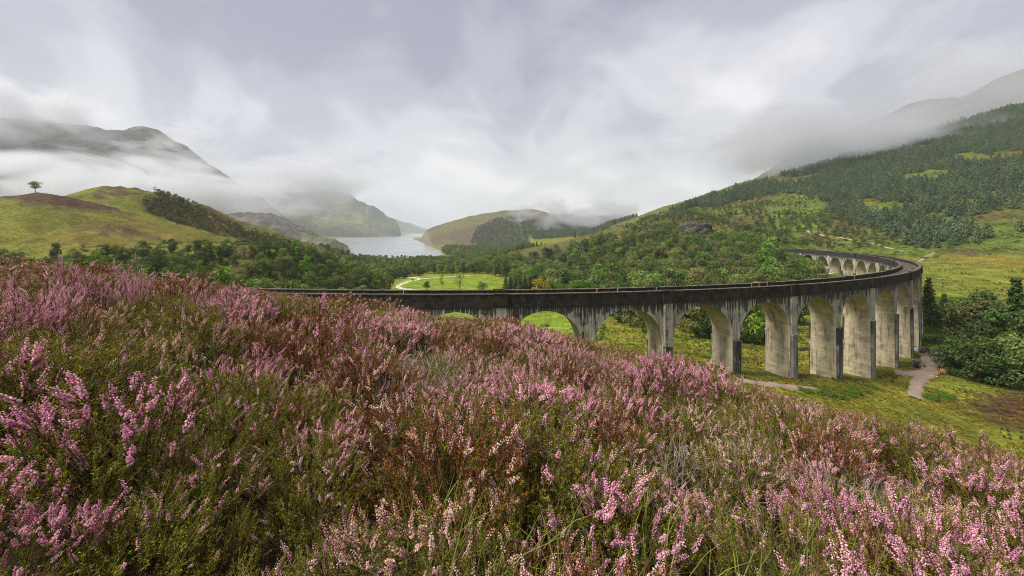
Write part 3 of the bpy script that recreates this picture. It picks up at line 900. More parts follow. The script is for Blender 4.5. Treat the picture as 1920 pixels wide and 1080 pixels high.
class Proto:
    def __init__(s, name, trunk, crown, mat, tname='trunk', cname='crown'):
        s.tr = mesh_obj(tname, trunk[0], trunk[1], m_bark, link=False).data
        s.cr = mesh_obj(cname, crown[0], crown[1], mat, link=False, cols={'tint': crown[2]}).data
        s.tname, s.cname, s.name = tname, cname, name
        # one merged mesh for the uncountable mass
        tv, tf = trunk
        nq = [f for f in tf]
        allV = np.concatenate([tv, crown[0]])
        fs = nq + [crown[1] + len(tv)]
        mi = np.concatenate([np.zeros(sum(len(f) for f in nq), int), np.ones(len(crown[1]), int)])
        col = np.concatenate([np.zeros((len(tv), 3)), crown[2]])
        s.merged = mesh_obj(name + '_source', allV, fs, [m_bark, mat], link=False, cols={'tint': col}, midx=mi)

def plant_tree(pr, loc, scale, rz, label, cat, group, sx=1.0):
    o = empty(pr.name, loc, rz, (scale * sx, scale * sx, scale))
    tag(o, label, cat, group)
    for me, nm in ((pr.tr, pr.tname), (pr.cr, pr.cname)):
        c = bpy.data.objects.new(nm, me); scene.collection.objects.link(c); c.parent = o
    return o

def scatter_stuff(name, protos, pts, rz, scl, label, tilt=None, pick=None, sz=None):
    """one object that carries many instances of unlinked source meshes (only for masses nobody could count)"""
    col = bpy.data.collections.new(name + '_sources')
    for p in protos: col.objects.link(p)
    me = bpy.data.meshes.new(name)
    me.vertices.add(len(pts)); me.vertices.foreach_set('co', np.asarray(pts, np.float32).ravel())
    def fa(nm, typ, arr, key='value'):
        a = me.attributes.new(nm, typ, 'POINT'); a.data.foreach_set(key, arr)
    rot = np.zeros((len(pts), 3), np.float32); rot[:, 2] = rz
    if tilt is not None: rot[:, :2] = tilt
    fa('rot', 'FLOAT_VECTOR', rot.ravel(), 'vector')
    sc3 = np.repeat(np.asarray(scl, np.float32)[:, None], 3, 1)
    if sz is not None: sc3[:, 2] *= sz
    fa('scl', 'FLOAT_VECTOR', sc3.ravel(), 'vector')
    fa('pick', 'INT', (rng.integers(0, len(protos), len(pts)) if pick is None else pick).astype(np.int32))
    ng = bpy.data.node_groups.new(name + '_nodes', 'GeometryNodeTree')
    ng.interface.new_socket('Geometry', in_out='INPUT', socket_type='NodeSocketGeometry')
    ng.interface.new_socket('Geometry', in_out='OUTPUT', socket_type='NodeSocketGeometry')
    nn, ll = ng.nodes, ng.links
    gi, go = nn.new('NodeGroupInput'), nn.new('NodeGroupOutput')
    ci = nn.new('GeometryNodeCollectionInfo'); ci.inputs['Collection'].default_value = col
    ci.inputs['Separate Children'].default_value = True; ci.inputs['Reset Children'].default_value = True
    ip = nn.new('GeometryNodeInstanceOnPoints'); ip.inputs['Pick Instance'].default_value = True
    def na_(nm, typ):
        a = nn.new('GeometryNodeInputNamedAttribute'); a.data_type = typ; a.inputs[0].default_value = nm
        return a.outputs[0]
    er = nn.new('FunctionNodeEulerToRotation'); ll.new(na_('rot', 'FLOAT_VECTOR'), er.inputs[0])
    ll.new(gi.outputs[0], ip.inputs['Points']); ll.new(ci.outputs[0], ip.inputs['Instance'])
    ll.new(na_('pick', 'INT'), ip.inputs['Instance Index']); ll.new(er.outputs[0], ip.inputs['Rotation'])
    ll.new(na_('scl', 'FLOAT_VECTOR'), ip.inputs['Scale']); ll.new(ip.outputs[0], go.inputs[0])
    o = bpy.data.objects.new(name, me); scene.collection.objects.link(o)
    md = o.modifiers.new('scatter', 'NODES'); md.node_group = ng
    tag(o, label, None, None, 'stuff')
    return o

BL_HI = [Proto('broadleaf_tree', *broadleaf(100 + k, 4600, 0.27, 10, (0.34, 0.44, 0.38, 0.3)[k], (0.06, 0.02, 0.16, 0.1)[k], (20, 26, 18, 16)[k], 0.1, (0.06, 0.21)), (m_leaf_dark, m_leaf_dark, m_leaf, m_leaf_dark)[k]) for k in range(4)]
BL = [Proto('broadleaf_tree', *broadleaf(k, 1500, 0.30, 10, (0.30, 0.38, 0.44)[k % 3], 0.08, (14, 20, 24)[k % 3], 0.08), m_leaf) for k in range(6)]
BL += [Proto('broadleaf_tree', *broadleaf(50 + k, 1300, 0.3, 10, 0.2, 0.1, 18, 0.1, (0.06, 0.13)), m_leaf_dark if k else m_leaf) for k in range(2)]
BL += [Proto('broadleaf_tree', *broadleaf(55 + k, 1500, 0.3, 10, 0.4, 0.05, 20, 0.1, (0.07, 0.2)), m_leaf_dark) for k in range(2)]
BLL = [Proto('broadleaf_tree', *broadleaf(20 + k, 1300, 0.34, 10, 0.38, 0.05, 17), m_leaf_lush) for k in range(2)]
BLG = Proto('broadleaf_tree', *broadleaf(31, 1900, 0.32, 10, 0.5, 0.0, 22), m_leaf_gold)
BLS = [Proto('broadleaf_tree', *broadleaf(40 + k, 420, 0.28, 10, 0.34, 0.25, 12, 0.15), m_leaf) for k in range(2)]
BLO = Proto('broadleaf_tree', *broadleaf(45, 1500, 0.27, 10, 0.5, 0.3, 18, 0.1, (0.08, 0.17)), m_leaf)
CF_HI = [Proto('conifer_tree', *conifer(60 + k, 20, 12, 10, 10, 0.2, 0.3), leaf_m) for k, leaf_m in ((0, m_leaf_dark), (1, m_leaf_dark))]
CF = [Proto('pine_tree', *conifer(70 + k, 10, 9, 6, 10, 0.36 + 0.04 * (k % 2), 0.55), m_needle) for k in range(5)]
SC = [Proto('scrub_tree', *broadleaf(80 + k, 520, 0.46, 10, 0.5, 0.0, 12), m_scrub) for k in range(4)]

def in_poly(px, py, poly):
    ins = np.zeros(px.shape, bool); n_ = len(poly)
    for i in range(n_):
        ax, ay = poly[i]; bx, by = poly[(i + 1) % n_]
        ins ^= ((ay > py) != (by > py)) & (px < (bx - ax) * (py - ay) / ((by - ay) or 1e-9) + ax)
    return ins

def via_clear(X, Y, m=6.0):
    """true away from the viaduct and the railway"""
    d = np.hypot(X - VCX, Y - VCY)
    return np.abs(d - VR) > m

ALL = []      # (X, Y, Z, height, kind)
def sow(kind, poly, y0, y1, step, hrange, dens=1.0, noise=None, seed=0, extra=None):
    """jittered-grid planting over the real ground, kept where a tree's foot falls in the region seen"""
    rg = np.random.default_rng(seed)
    pxs = np.array([p[0] for p in poly]); u0, u1 = (pxs.min() - 960) / F, (pxs.max() - 960) / F
    x0, x1 = min(u0 * y0, u0 * y1), max(u1 * y0, u1 * y1)
    gx, gy = np.meshgrid(np.arange(x0, x1, step), np.arange(y0, y1, step))
    X = gx.ravel() + rg.uniform(-0.5, 0.5, gx.size) * step; Y = gy.ravel() + rg.uniform(-0.5, 0.5, gx.size) * step
    Z, cp, sd = height(X, Y, True)
    px, py = 960 + F * X / Y, HY - F * Z / Y
    ok = in_poly(px, py, poly) & (sd > 6) & via_clear(X, Y) & (rg.random(X.size) < dens)
    if noise is not None:
        ok &= fbm(X / noise[0], Y / noise[0], 3, noise[2]) > noise[1]
    if extra is not None: ok &= extra(X, Y, px, py)
    for x, y, z in zip(X[ok], Y[ok], Z[ok]):
        ALL.append((x, y, z - 0.15, rg.uniform(*hrange), kind))
    return int(ok.sum())

not_field = lambda X, Y, px, py: poly_sd(X, Y, FIELD) > 4
cnt = {}
cnt['A'] = sow('b', [(880, 532), (890, 500), (925, 492), (1010, 492), (1060, 474), (1120, 458), (1180, 442), (1250, 432), (1290, 452), (1400, 462), (1475, 490), (1490, 512), (1560, 530), (1400, 575), (1200, 590), (960, 580), (945, 545)],
               215, 640, 7.6, (6.5, 18), 0.93, None, 1, not_field)
cnt['A2'] = sow('b', [(1120, 440), (1260, 405), (1300, 400), (1560, 400), (1660, 440), (1640, 465), (1500, 462), (1400, 470), (1290, 455), (1180, 440)], 300, 760, 7.5, (4, 8), 0.75, (45, 0.42, 7), 2)
cnt['A3'] = sow('s', [(1200, 412), (1300, 385), (1420, 350), (1560, 340), (1640, 400), (1690, 460), (1560, 470), (1450, 440), (1300, 432), (1200, 436)], 330, 820, 6.5, (3, 6), 0.8, (40, 0.4, 9), 3)
cnt['C'] = sow('p', [(1250, 402), (1300, 382), (1400, 348), (1500, 320), (1700, 262), (1960, 185), (1960, 466), (1800, 470), (1700, 462), (1640, 432), (1560, 405), (1530, 370), (1470, 362), (1380, 378), (1300, 398)],
               330, 960, 5.6, (6, 13.5), 0.95, (60, 0.365, 13), 4)
cnt['C3'] = sow('p', [(1170, 438), (1230, 412), (1300, 380), (1420, 345), (1430, 372), (1330, 392), (1250, 414), (1190, 440)], 560, 820, 8.5, (5, 10), 0.75, (40, 0.38, 23), 23)
cnt['C2'] = sow('p', [(1600, 290), (1700, 230), (1800, 200), (1960, 160), (1960, 240), (1700, 280)], 940, 1500, 11, (8, 12), 0.8, (90, 0.45, 14), 5)
cnt['D'] = sow('p', [(880, 456), (898, 425), (930, 412), (985, 404), (1010, 416), (1060, 402), (1110, 406), (1190, 404), (1210, 425), (1130, 445), (1000, 466), (920, 462)], 1100, 1800, 9.5, (9, 15), 0.93, (110, 0.27, 15), 6)
cnt['D2'] = sow('b', [(826, 470), (850, 455), (920, 452), (1000, 462), (1060, 470), (1000, 480), (960, 488), (900, 496), (840, 480)], 640, 1350, 8.5, (6, 11), 0.9, (70, 0.36, 16), 7)
cnt['D3'] = sow('b', [(640, 500), (660, 490), (700, 489), (760, 492), (800, 488), (830, 490), (900, 494), (900, 520), (860, 524), (800, 516), (640, 540)], 400, 800, 7.0, (7, 13), 0.9, (40, 0.3, 17), 8, not_field)
cnt['B'] = sow('b', [(-60, 500), (120, 486), (330, 474), (488, 474), (560, 470), (640, 488), (700, 505), (722, 545), (700, 590), (-60, 590)], 100, 560, 5.8, (4.5, 11), 0.93, (28, 0.27, 18), 9, not_field)
cnt['B2'] = sow('s', [(270, 372), (300, 362), (345, 378), (400, 402), (450, 428), (520, 446), (600, 474), (560, 478), (490, 462), (430, 446), (330, 420), (270, 396)], 230, 540, 4.2, (3.0, 6.5), 0.95, None, 10)
cnt['B3'] = sow('s', [(-40, 480), (300, 462), (470, 466), (600, 478), (640, 500), (500, 530), (300, 510), (-40, 510)], 150, 520, 8, (3, 5), 0.6, (28, 0.45, 19), 11, not_field)
cnt['E'] = sow('b', [(560, 456), (600, 450), (650, 462), (655, 486), (600, 486), (560, 476)], 560, 1000, 8, (6, 11), 0.85, None, 12)
print(cnt, len(ALL))
T = np.array([a[:4] for a in ALL]); K = np.array([a[4] for a in ALL])
appar = T[:, 3] / T[:, 1] * F
bearing = 960 + F * T[:, 0] / T[:, 1]
inview = (bearing > -20) & (bearing < 1940)
def zone_label(kind, px, y, h):
    def bins(v, edges, words): return words[int(np.searchsorted(edges, v))]
    if kind == 'p':
        if px < 1220: return 'dark conifer on the low hill beyond the loch'
        sz = bins(h, (8.5, 10.5, 12), ('small', 'middling', 'tall', 'very tall'))
        return '%s blue-green pine %s, %s' % (sz, bins(px, (1500, 1620, 1720, 1820), ('left of the far arches', 'above the far arches', 'above the bend of the viaduct', 'above the rough pasture', 'above the copse')),
               bins(y, (430, 520, 640), ('lowest fringe', 'lower forest', 'middle forest', 'high forest')))
    if kind == 's':
        sz = bins(h, (4, 5), ('low', 'middling', 'taller'))
        if px > 900: return '%s olive scrub tree on the bracken slope above the viaduct' % sz
        return '%s brownish scrub tree on the knoll flank, %s' % (sz, bins(px, (330, 400, 470, 560), ('near the crest', 'below the crest trees', 'half way down', 'near the terrace tip', 'near the foot')))
    sz = bins(h, (7, 10, 13), ('small', 'middling', 'tall', 'very tall'))
    if px < 730: return '%s birch in the wood below the knoll, %s' % (sz, bins(px, (150, 300, 420, 520, 620), ('at the picture edge', 'under the brown mound', 'under the knoll top', 'under the terrace', 'under the terrace tip', 'nearest the meadow')))
    return '%s leafy tree behind the viaduct, %s' % (sz, bins(px, (900, 1000, 1100, 1200, 1300, 1400), ('by the meadow', 'behind the dark conifer clump', 'behind the yellow-orange tree', 'above the first whole arch', 'above the second whole arch', 'under the rock face', 'toward the bracken slope')))
for kind, protos, nm, group in (('b', BL + BLL, 'broadleaf', 'broadleaf trees in the valley woods'), ('p', CF, 'pine', 'pine trees on the hillsides'), ('s', SC, 'scrub', 'scrub trees on the slopes')):
    ids = np.where(K == kind)[0]
    vis = ids[inview[ids]]
    order = vis[np.argsort(-appar[vis])]
    cap = {'b': 290, 'p': 290, 's': 180}[kind]
    single = order[:cap]
    for i in single:
        pr = protos[rng.integers(0, len(protos))]
        lab = zone_label(kind, bearing[i], T[i, 1], T[i, 3])
        plant_tree(pr, T[i, :3], T[i, 3] / 10.0, rng.uniform(0, 2 * pi), lab, 'tree', group + ': ' + lab, rng.uniform(0.9, 1.25))
    rest = order[cap:]
    if len(rest):
        lab = {'b': 'mass of green broadleaf woodland receding up the valley', 'p': 'mass of blue-green pine forest covering the hillsides', 's': 'low olive scrub dotted over the slopes'}[kind]
        scatter_stuff({'b': 'broadleaf_woodland', 'p': 'pine_forest', 's': 'scrub'}[kind], [p.merged for p in protos], T[rest, :3], rng.uniform(0, 2 * pi, len(rest)), T[rest, 3] / 10.0, lab)

# trees that stand out singly
def one(pr, px, py_foot, h, label, cat='tree', sx=1.0, Y=None, rz=None):
    if Y is None: p = hit(px, py_foot, 60)
    else:
        x = (px - 960) / F * Y; p = np.array((x, Y, float(height(np.array([x]), np.array([Y]))[0])))
    p[2] -= 0.15
    return plant_tree(pr, p, h / 10.0, rng.uniform(0, 6.28) if rz is None else rz, label, cat, None, sx)
one(BLO, 66, 0, 8.5, 'lone round-crowned tree standing on the skyline of the turf knoll', Y=299.0, sx=1.1)
for px, y, h in ((290, 388, 5.5), (301, 391, 4), (318, 392, 6.5), (330, 396, 5), (345, 400, 6), (352, 402, 4.5), (372, 408, 4)):
    plant_tree(BLS[0], np.array(((px - 960) / F * y, y, float(height(np.array([(px - 960) / F * y]), np.array([float(y)]))[0]) - 0.2)), h / 10, px, 'thin hazy tree on the crest of the turf knoll', 'tree', 'thin trees on the knoll crest')
one(BLG, 1013, 0, 13, 'rounded yellow-orange autumn tree just behind the viaduct parapet', Y=262, sx=1.05)
for k, px in enumerate((948, 957, 966, 975, 984, 993)):
    plant_tree(CF_HI[k % 2], np.array(((px - 960) / F * (285 + 4 * (k % 3)), 285 + 4 * (k % 3), -44.6)), 1.25, k * 1.1, 'dark clipped conifer in the dense clump beside the yellow-orange tree', 'tree', 'dark conifer clump by the meadow', 1.25)
one(BL[0], 800, 0, 9.5, 'small round tree at the meadow edge, just above the parapet', Y=290)
one(BLS[0], 829, 0, 16, 'tall thin sparse tree standing alone at the meadow edge', Y=300, sx=0.42)
one(BLS[1], 862, 0, 15, 'bare-branched open tree in front of the bright green meadow', Y=300, sx=0.8)
one(BL[2], 905, 0, 8, 'low bush-like tree at the right corner of the bright meadow', Y=290, sx=1.3)
one(BL[1], 707, 0, 16, 'large dark green tree at the left end of the meadow', Y=290, sx=1.0)
one(BL[3], 732, 0, 13, 'slighter tree leaning out beside the winding white track', Y=300, sx=0.9)
for px, Y, h in ((1138, 205, 14), (1160, 190, 15), (1182, 178, 15), (1205, 168, 14), (1222, 190, 16), (1285, 168, 15), (1306, 160, 17), (1330, 158, 17), (1352, 175, 16), (1392, 150, 17), (1412, 148, 19), (1434, 152, 18), (1462, 165, 15), (1492, 175, 16), (1508, 190, 15), (1250, 200, 16), (1375, 180, 17)):
    x = (px - 960) / F * Y
    plant_tree(BL_HI[rng.integers(0, 4)] if px not in (1412, 1434) else BLL[0], np.array((x, Y, float(height(np.array([x]), np.array([float(Y)]))[0]) - 0.2)), h / 10 * 0.9, px * 1.7, 'dark leafy tree seen through the viaduct arches', 'tree', 'dark trees seen through the arches', 0.95)
RT = [(1797, 112, 10.5, 1), (1836, 106, 12.5, 0), (1872, 103, 10.0, 1), (1908, 101, 13, 2), (1788, 132, 11.5, 3), (1824, 126, 17.5, 2), (1858, 124, 13, 3), (1893, 118, 17, 0), (1935, 110, 16, 3), (1846, 140, 18, 0), (1814, 145, 13, 1), (1815, 116, 9, 3), (1855, 110, 13.5, 3), (1890, 107, 9.5, 1)]
RL = ['leafy dark tree overhanging the timber shed beside the path', 'second dark leafy tree from the timber shed', 'third dark leafy tree from the timber shed, low crown to the grass', 'yellow-green leafy tree before the tall spruce at the picture edge']
for k, (px, Y, h, pv) in enumerate(RT):
    x = (px - 960) / F * Y
    lab = RL[k] if k < 4 else 'dark tree in the back row of the copse by the river'
    plant_tree(BL_HI[pv], np.array((x, Y, float(height(np.array([x]), np.array([float(Y)]))[0]) - 0.2)), h / 10, k * 1.9, lab, 'tree', None if k < 4 else 'back row of the copse by the river', rng.uniform(0.9, 1.2))
one(CF_HI[0], 1906, 0, 26, 'tall dark spruce rising above the copse at the picture edge', Y=116, sx=0.8)
one(CF_HI[1], 1741, 0, 20, 'dark spreading pine standing just behind the last tall pier', Y=158, sx=0.85)
one(CF_HI[0], 1770, 0, 14, 'smaller dark pine between the last tall pier and the copse', Y=156, sx=1.0)
one(CF_HI[1], 1078, 0, 15, 'dark lone spruce on the crest of the moor spur', Y=640, sx=0.7)
# ------------------------------------------------------------------ paths, stream, rock and small things in the valley
print('details')
m_gravel = plain_mat('pale_gravel', (0.46, 0.42, 0.36), 0.95, 0.25, 0.8)
m_dirt = plain_mat('trodden_earth', (0.27, 0.2, 0.165), 0.95, 0.1, 0.25)
m_tan = plain_mat('tan_gravel', (0.42, 0.33, 0.23), 0.95, 0.25, 0.3)

def smooth_line(W, n=6):
    W = np.array(W, float); out = []
    for k in range(len(W) - 1):
        p0, p1, p2, p3 = W[max(k - 1, 0)], W[k], W[k + 1], W[min(k + 2, len(W) - 1)]
        for t in np.linspace(0, 1, n, endpoint=False):
            out.append(0.5 * (2 * p1 + (p2 - p0) * t + (2 * p0 - 5 * p1 + 4 * p2 - p3) * t ** 2 + (3 * p1 - p0 - 3 * p2 + p3) * t ** 3))
    out.append(W[-1])
    return np.array(out)

def strip(name, pix, width, mat, label, lift=0.12, kind='structure', y0=60, flatten=False, wv=0.25):
    W = [hit(px, py, y0)[:2] for px, py in pix]
    L = smooth_line(W, 10)
    d = np.gradient(L, axis=0); d /= np.linalg.norm(d, axis=1)[:, None] + 1e-9
    s = np.stack([-d[:, 1], d[:, 0]], 1)
    nc = 7
    wid = np.broadcast_to(width, (len(L),)) if np.ndim(width) == 0 else np.interp(np.linspace(0, 1, len(L)), np.linspace(0, 1, len(width)), width)
    q = np.linspace(-0.5, 0.5, nc)
    edge = 1 + wv * (rng.random((len(L), nc)) - 0.5) * (np.abs(q) > 0.4)[None]
    XY = L[:, None] + s[:, None] * (q[None] * wid[:, None] * edge)[..., None]
    Z = height(XY[..., 0], XY[..., 1]) + lift * (1 - 1.6 * (np.abs(q) > 0.45))[None]
    if flatten: Z[:] = Z.mean(1, keepdims=True)
    V = np.concatenate([XY, Z[..., None]], -1).reshape(-1, 3)
    i, j = np.meshgrid(np.arange(len(L) - 1), np.arange(nc - 1), indexing='ij')
    Q = np.stack([i * nc + j, (i + 1) * nc + j, (i + 1) * nc + j + 1, i * nc + j + 1], -1).reshape(-1, 4)[:, ::-1]
    o = mesh_obj(name, V, Q, mat, smooth=True)
    tag(o, label, None, None, kind)
    return o

strip('road', [(800, 545), (775, 544), (752, 541), (747, 537), (756, 532), (770, 527.5), (787, 523), (770, 520.5), (745, 521.5)], 4.6, m_gravel, 'winding pale gravel road at the edge of the meadow', 0.35, y0=150)
strip('path', [(787, 523), (815, 521.5), (850, 518.5), (880, 517.5)], 2.2, m_gravel, 'thin pale track along the top of the meadow', 0.35, y0=150)
strip('path', [(752, 541), (800, 545), (845, 547), (900, 549)], 2.0, m_gravel, 'pale track running behind the parapet', 0.15, y0=150)
strip('path', [(1716, 748), (1716, 733), (1722, 716), (1736, 701), (1747, 691), (1746, 678), (1738, 668), (1728, 664)], [2.8, 3.0, 3.4, 4.4, 5.2, 4.8, 4, 3.5], m_dirt, 'broad earth path leading to the last tall pier', 0.34, y0=70)
strip('path', [(1738, 702), (1712, 702), (1692, 700), (1676, 697)], 3.2, m_dirt, 'side path turning in under the viaduct', 0.42, y0=70)
strip('path', [(1380, 712), (1405, 716), (1440, 721), (1480, 727), (1530, 731)], 2.6, m_dirt, 'short stretch of bare path below the tall piers', 0.3, y0=55)
strip('path', [(1500, 431), (1520, 436), (1545, 441), (1580, 446), (1620, 454), (1655, 462), (1690, 470)], [1.6, 2.2, 1.5, 2.4, 1.6, 2.4, 1.5], m_tan, 'pale hill track slanting down above the far end of the viaduct', 0.25, y0=200, wv=0.6)
strip('path', [(1510, 528), (1535, 519), (1555, 513), (1575, 509)], 2.4, m_tan, 'earth track climbing to the far arches', 0.2, y0=150)
strip('path', [(1722, 492), (1735, 482), (1752, 474)], [1.5, 3.0, 1.2], m_dirt, 'eroded bare earth beside the bend of the viaduct', 0.3, y0=180, wv=0.7)
strip('path', [(1530, 508), (1545, 503), (1560, 500)], [2, 6, 2], m_tan, 'bare stony scar on the slope below the far arches', 0.3, y0=180, wv=0.7)
m_stream, n, l, b = new_mat('stream_water', 0.15, 0.5)
g = G(n, l)
k_ = g.noise(g.pos(), 0.9, 4.0, 0.7)
l.new(g.mix(g.ramp(k_, 0.45, 0.6), (0.1, 0.11, 0.12), (0.55, 0.56, 0.58)), b.inputs['Base Color'])
strip('river', [(1722, 652), (1745, 658), (1775, 664), (1830, 668)], 6.5, m_stream, 'shallow pale stony river behind the last tall pier', 0.15, y0=90)
strip('car_park', [(728, 497), (748, 497), (768, 497), (800, 498)], [20, 26, 22, 14], m_tan, 'tan gravel car park near the head of the loch', 0.3, y0=400)

# bare rock outcrop on the spur
def rock(name, c, size, seed, mat, label, cat='rock', group=None):
    import bmesh
    bm = bmesh.new()
    bmesh.ops.create_icosphere(bm, subdivisions=5, radius=1.0)
    co = np.array([v_.co[:] for v_ in bm.verts])
    nx = fbm(co[:, 0] * 1.6 + seed, co[:, 2] * 1.6 + co[:, 1], 4, seed, 0.55, True)
    st = fbm(co[:, 0] * 7 + co[:, 2] * 4.0, co[:, 1] * 3 + seed, 3, seed + 5, 0.5, True)
    co = co * (0.72 + 0.5 * nx + 0.13 * st)[:, None]
    q = np.round(co[:, 0] * 3.0 + co[:, 2] * 1.7) / 3.0
    co[:, 2] = co[:, 2] * 0.85 + 0.15 * np.round(co[:, 2] * 5) / 5
    for v_, p_ in zip(bm.verts, co): v_.co = p_ * np.array(size)
    me = bpy.data.meshes.new(name); bm.to_mesh(me); bm.free(); me.materials.append(mat)
    o = bpy.data.objects.new(name, me); scene.collection.objects.link(o)
    o.location = c
    return tag(o, label, cat, group)
m_slate, n, l, b = new_mat('dark_rock', 0.85, 0.3)
g = G(n, l); pp = g.pos()
s1 = g.noise(g.vmath('MULTIPLY', pp, (1.0, 0.5, 0.35)), 0.5, 6.0, 0.7, 0.6)
c = g.mix(g.ramp(s1, 0.35, 0.65), (0.03, 0.03, 0.031), (0.09, 0.086, 0.084))
c = g.mix(g.math('MULTIPLY', g.ramp(g.noise(pp, 0.18, 4.0, 0.6), 0.55, 0.68), 0.6), c, (0.11, 0.12, 0.04))
l.new(c, b.inputs['Base Color']); l.new(g.bump(s1, 1.0, 1.2), b.inputs['Normal'])
p = hit(1306, 442, 250)
rock('rock_outcrop', (p[0], p[1] + 6, p[2] + 3.5), (19 * p[1] / 470, 12, 11.5 * p[1] / 470), 3, m_slate, 'dark bare rock face rising out of the green bracken slope')

# bracken and ferns
def dome(seed, nq, size, flat=0.55, H=0.75):
    rg = np.random.default_rng(seed)
    d = rg.normal(0, 1, (nq, 3)); d[:, 2] = np.abs(d[:, 2]); d /= np.linalg.norm(d, axis=1)[:, None]
    lob = 1 + 0.28 * np.sin(d[:, 0] * 5 + seed) * np.cos(d[:, 1] * 4.3)
    C = d * (rg.uniform(0.55, 1.0, nq) ** 0.5 * lob)[:, None] * (1, 1, H)
    V, Q = leaf_quads(C, d + (0, 0, 0.5), size, rg, flat, 0.42)
    return V, Q, np.repeat(np.stack([rg.random(nq), rg.random(nq), np.zeros(nq)], 1), 4, 0)
BR = []
for k in range(4):
    v, f, t = dome(700 + k, 420, 0.15)
    BR.append(mesh_obj('bracken_source_%d' % k, v, f, m_bracken, link=False, cols={'tint': t}))
BRH = []
for k in range(2):
    v, f, t = dome(720 + k, 1500, 0.085)
    BRH.append(mesh_obj('bracken_fronds_%d' % k, v, f, m_bracken, link=False, cols={'tint': t}))
def bush(px, py, s, label, group=None, src=None, y0=55, mat=None):
    p = hit(px, py, y0)
    o = bpy.data.objects.new('fern_bush', (src or BRH[int(px) % 2]).data); scene.collection.objects.link(o)
    o.location = (p[0], p[1], p[2] - 0.1); o.scale = (s, s, s * 0.8); o.rotation_euler = (0, 0, px)
    return tag(o, label, 'bush', group)
for k, (px, py, s) in enumerate(((1512, 735, 1.2), (1530, 738, 1.5), (1550, 741, 1.6), (1570, 744, 1.7), (1588, 742, 1.7), (1604, 738, 1.5), (1620, 734, 1.4), (1634, 728, 1.2), (1545, 731, 1.2), (1575, 733, 1.4), (1596, 729, 1.3), (1498, 729, 1.0), (1612, 726, 1.2))):
    bush(px, py, s, 'green fern clump in the thicket before the tall pier bases', 'ferns before the pier bases')
bush(1745, 748, 1.7, 'bright lime-green bush beside the earth path')
bush(1770, 746, 2.1, 'larger lime-green bush behind the one at the path')
bush(1120, 655, 1.6, 'dark sapling bush at the foot of the second visible pier')
bush(1022, 612, 2.2, 'olive bush seen under the second arch', y0=85)
bush(1672, 705, 1.2, 'low green weeds at the foot of the broad pier')
bush(1700, 722, 1.2, 'rough weeds in the fork of the earth path')
def cover_scatter(name, label, poly, y0, y1, n_, smin, smax_, thr, seed, src=BR):
    rg = np.random.default_rng(seed)
    pxs = [p_[0] for p_ in poly]; u0, u1 = (min(pxs) - 960) / F, (max(pxs) - 960) / F
    Y = np.sqrt(rg.uniform(y0 ** 2, y1 ** 2, n_)); X = rg.uniform(u0, u1, n_) * Y
    Z = height(X, Y)
    ok = in_poly(960 + F * X / Y, HY - F * Z / Y, poly) & (fbm(X / 14, Y / 14, 3, seed) > thr) & via_clear(X, Y, 4)
    X, Y, Z = X[ok], Y[ok], Z[ok]
    return scatter_stuff(name, src, np.stack([X, Y, Z - 0.15], 1), rg.uniform(0, 6.28, len(X)), rg.uniform(smin, smax_, len(X)), label)
cover_scatter('bracken', 'bright green bracken filling the slope below the far arches', [(1330, 440), (1400, 432), (1480, 462), (1500, 470), (1530, 500), (1560, 520), (1480, 545), (1380, 500)], 230, 520, 7000, 0.9, 2.2, 0.36, 31)
cover_scatter('bracken', 'lush bracken thicket between the river pines and the rough pasture', [(1728, 560), (1800, 560), (1925, 575), (1925, 640), (1728, 650)], 130, 230, 1500, 1.0, 2.4, 0.34, 32)
cover_scatter('bracken', 'mixed bracken and heather tufts over the long hillside', [(1180, 440), (1300, 385), (1500, 330), (1900, 300), (1930, 470), (1700, 490), (1500, 470), (1300, 470), (1100, 500), (1000, 480)], 280, 820, 9000, 0.8, 1.9, 0.46, 33)
cover_scatter('bracken', 'low green growth along the shaded foot of the arches', [(1110, 600), (1300, 600), (1560, 620), (1560, 690), (1300, 670), (1110, 640)], 95, 190, 1400, 0.5, 1.1, 0.5, 34)
cover_scatter('bracken', 'scrubby bracken on the slope below the turf knoll', [(-40, 470), (300, 455), (490, 455), (640, 480), (700, 520), (500, 540), (0, 520)], 120, 520, 5000, 0.7, 1.6, 0.45, 35)

# things by the path
m_wood = plain_mat('raw_timber', (0.42, 0.2, 0.085), 0.85, 0.4, 3.0)
m_wood_g = plain_mat('grey_timber', (0.2, 0.15, 0.115), 0.9, 0.4, 2.0)
m_roof = plain_mat('tin_roof', (0.17, 0.2, 0.185), 0.5, 0.3, 1.0)
m_blue = plain_mat('blue_grey_paint', (0.12, 0.17, 0.2), 0.6, 0.25, 1.0)
m_yellow = plain_mat('yellow_paint', (0.55, 0.33, 0.04), 0.7, 0.2)
m_red = plain_mat('red_plastic', (0.5, 0.06, 0.04), 0.6, 0.2)
m_white = plain_mat('white_paint', (0.75, 0.75, 0.74), 0.5, 0.08)
m_dark = plain_mat('dark_rubber', (0.03, 0.03, 0.032), 0.6, 0.3)
m_glass = plain_mat('window_glass', (0.05, 0.06, 0.075), 0.1, 0.2, 2.0, 0.6)
m_slate_roof = plain_mat('slate_roof', (0.16, 0.16, 0.17), 0.7, 0.2)
p = hit(1795, 697, 70)
shed = empty('timber_shed', p, -0.5)
tag(shed, 'open timber shed with a patched tin roof under the leafy tree', 'shed')
for sx in (-2.2, 2.2):
    for sy in (-1.4, 1.4):
        v, f = box((sx, sy, -0.2), (0.18, 0.18, 2.9 + 0.3 * (sy > 0))); mesh_obj('post', v, f, m_wood_g, shed)
v, f = box((0, 1.45, -0.1), (4.5, 0.08, 2.6)); mesh_obj('back_wall', v, f, m_wood_g, shed)
rf = empty('tmp', (0, 0, 0)); bpy.data.objects.remove(rf)
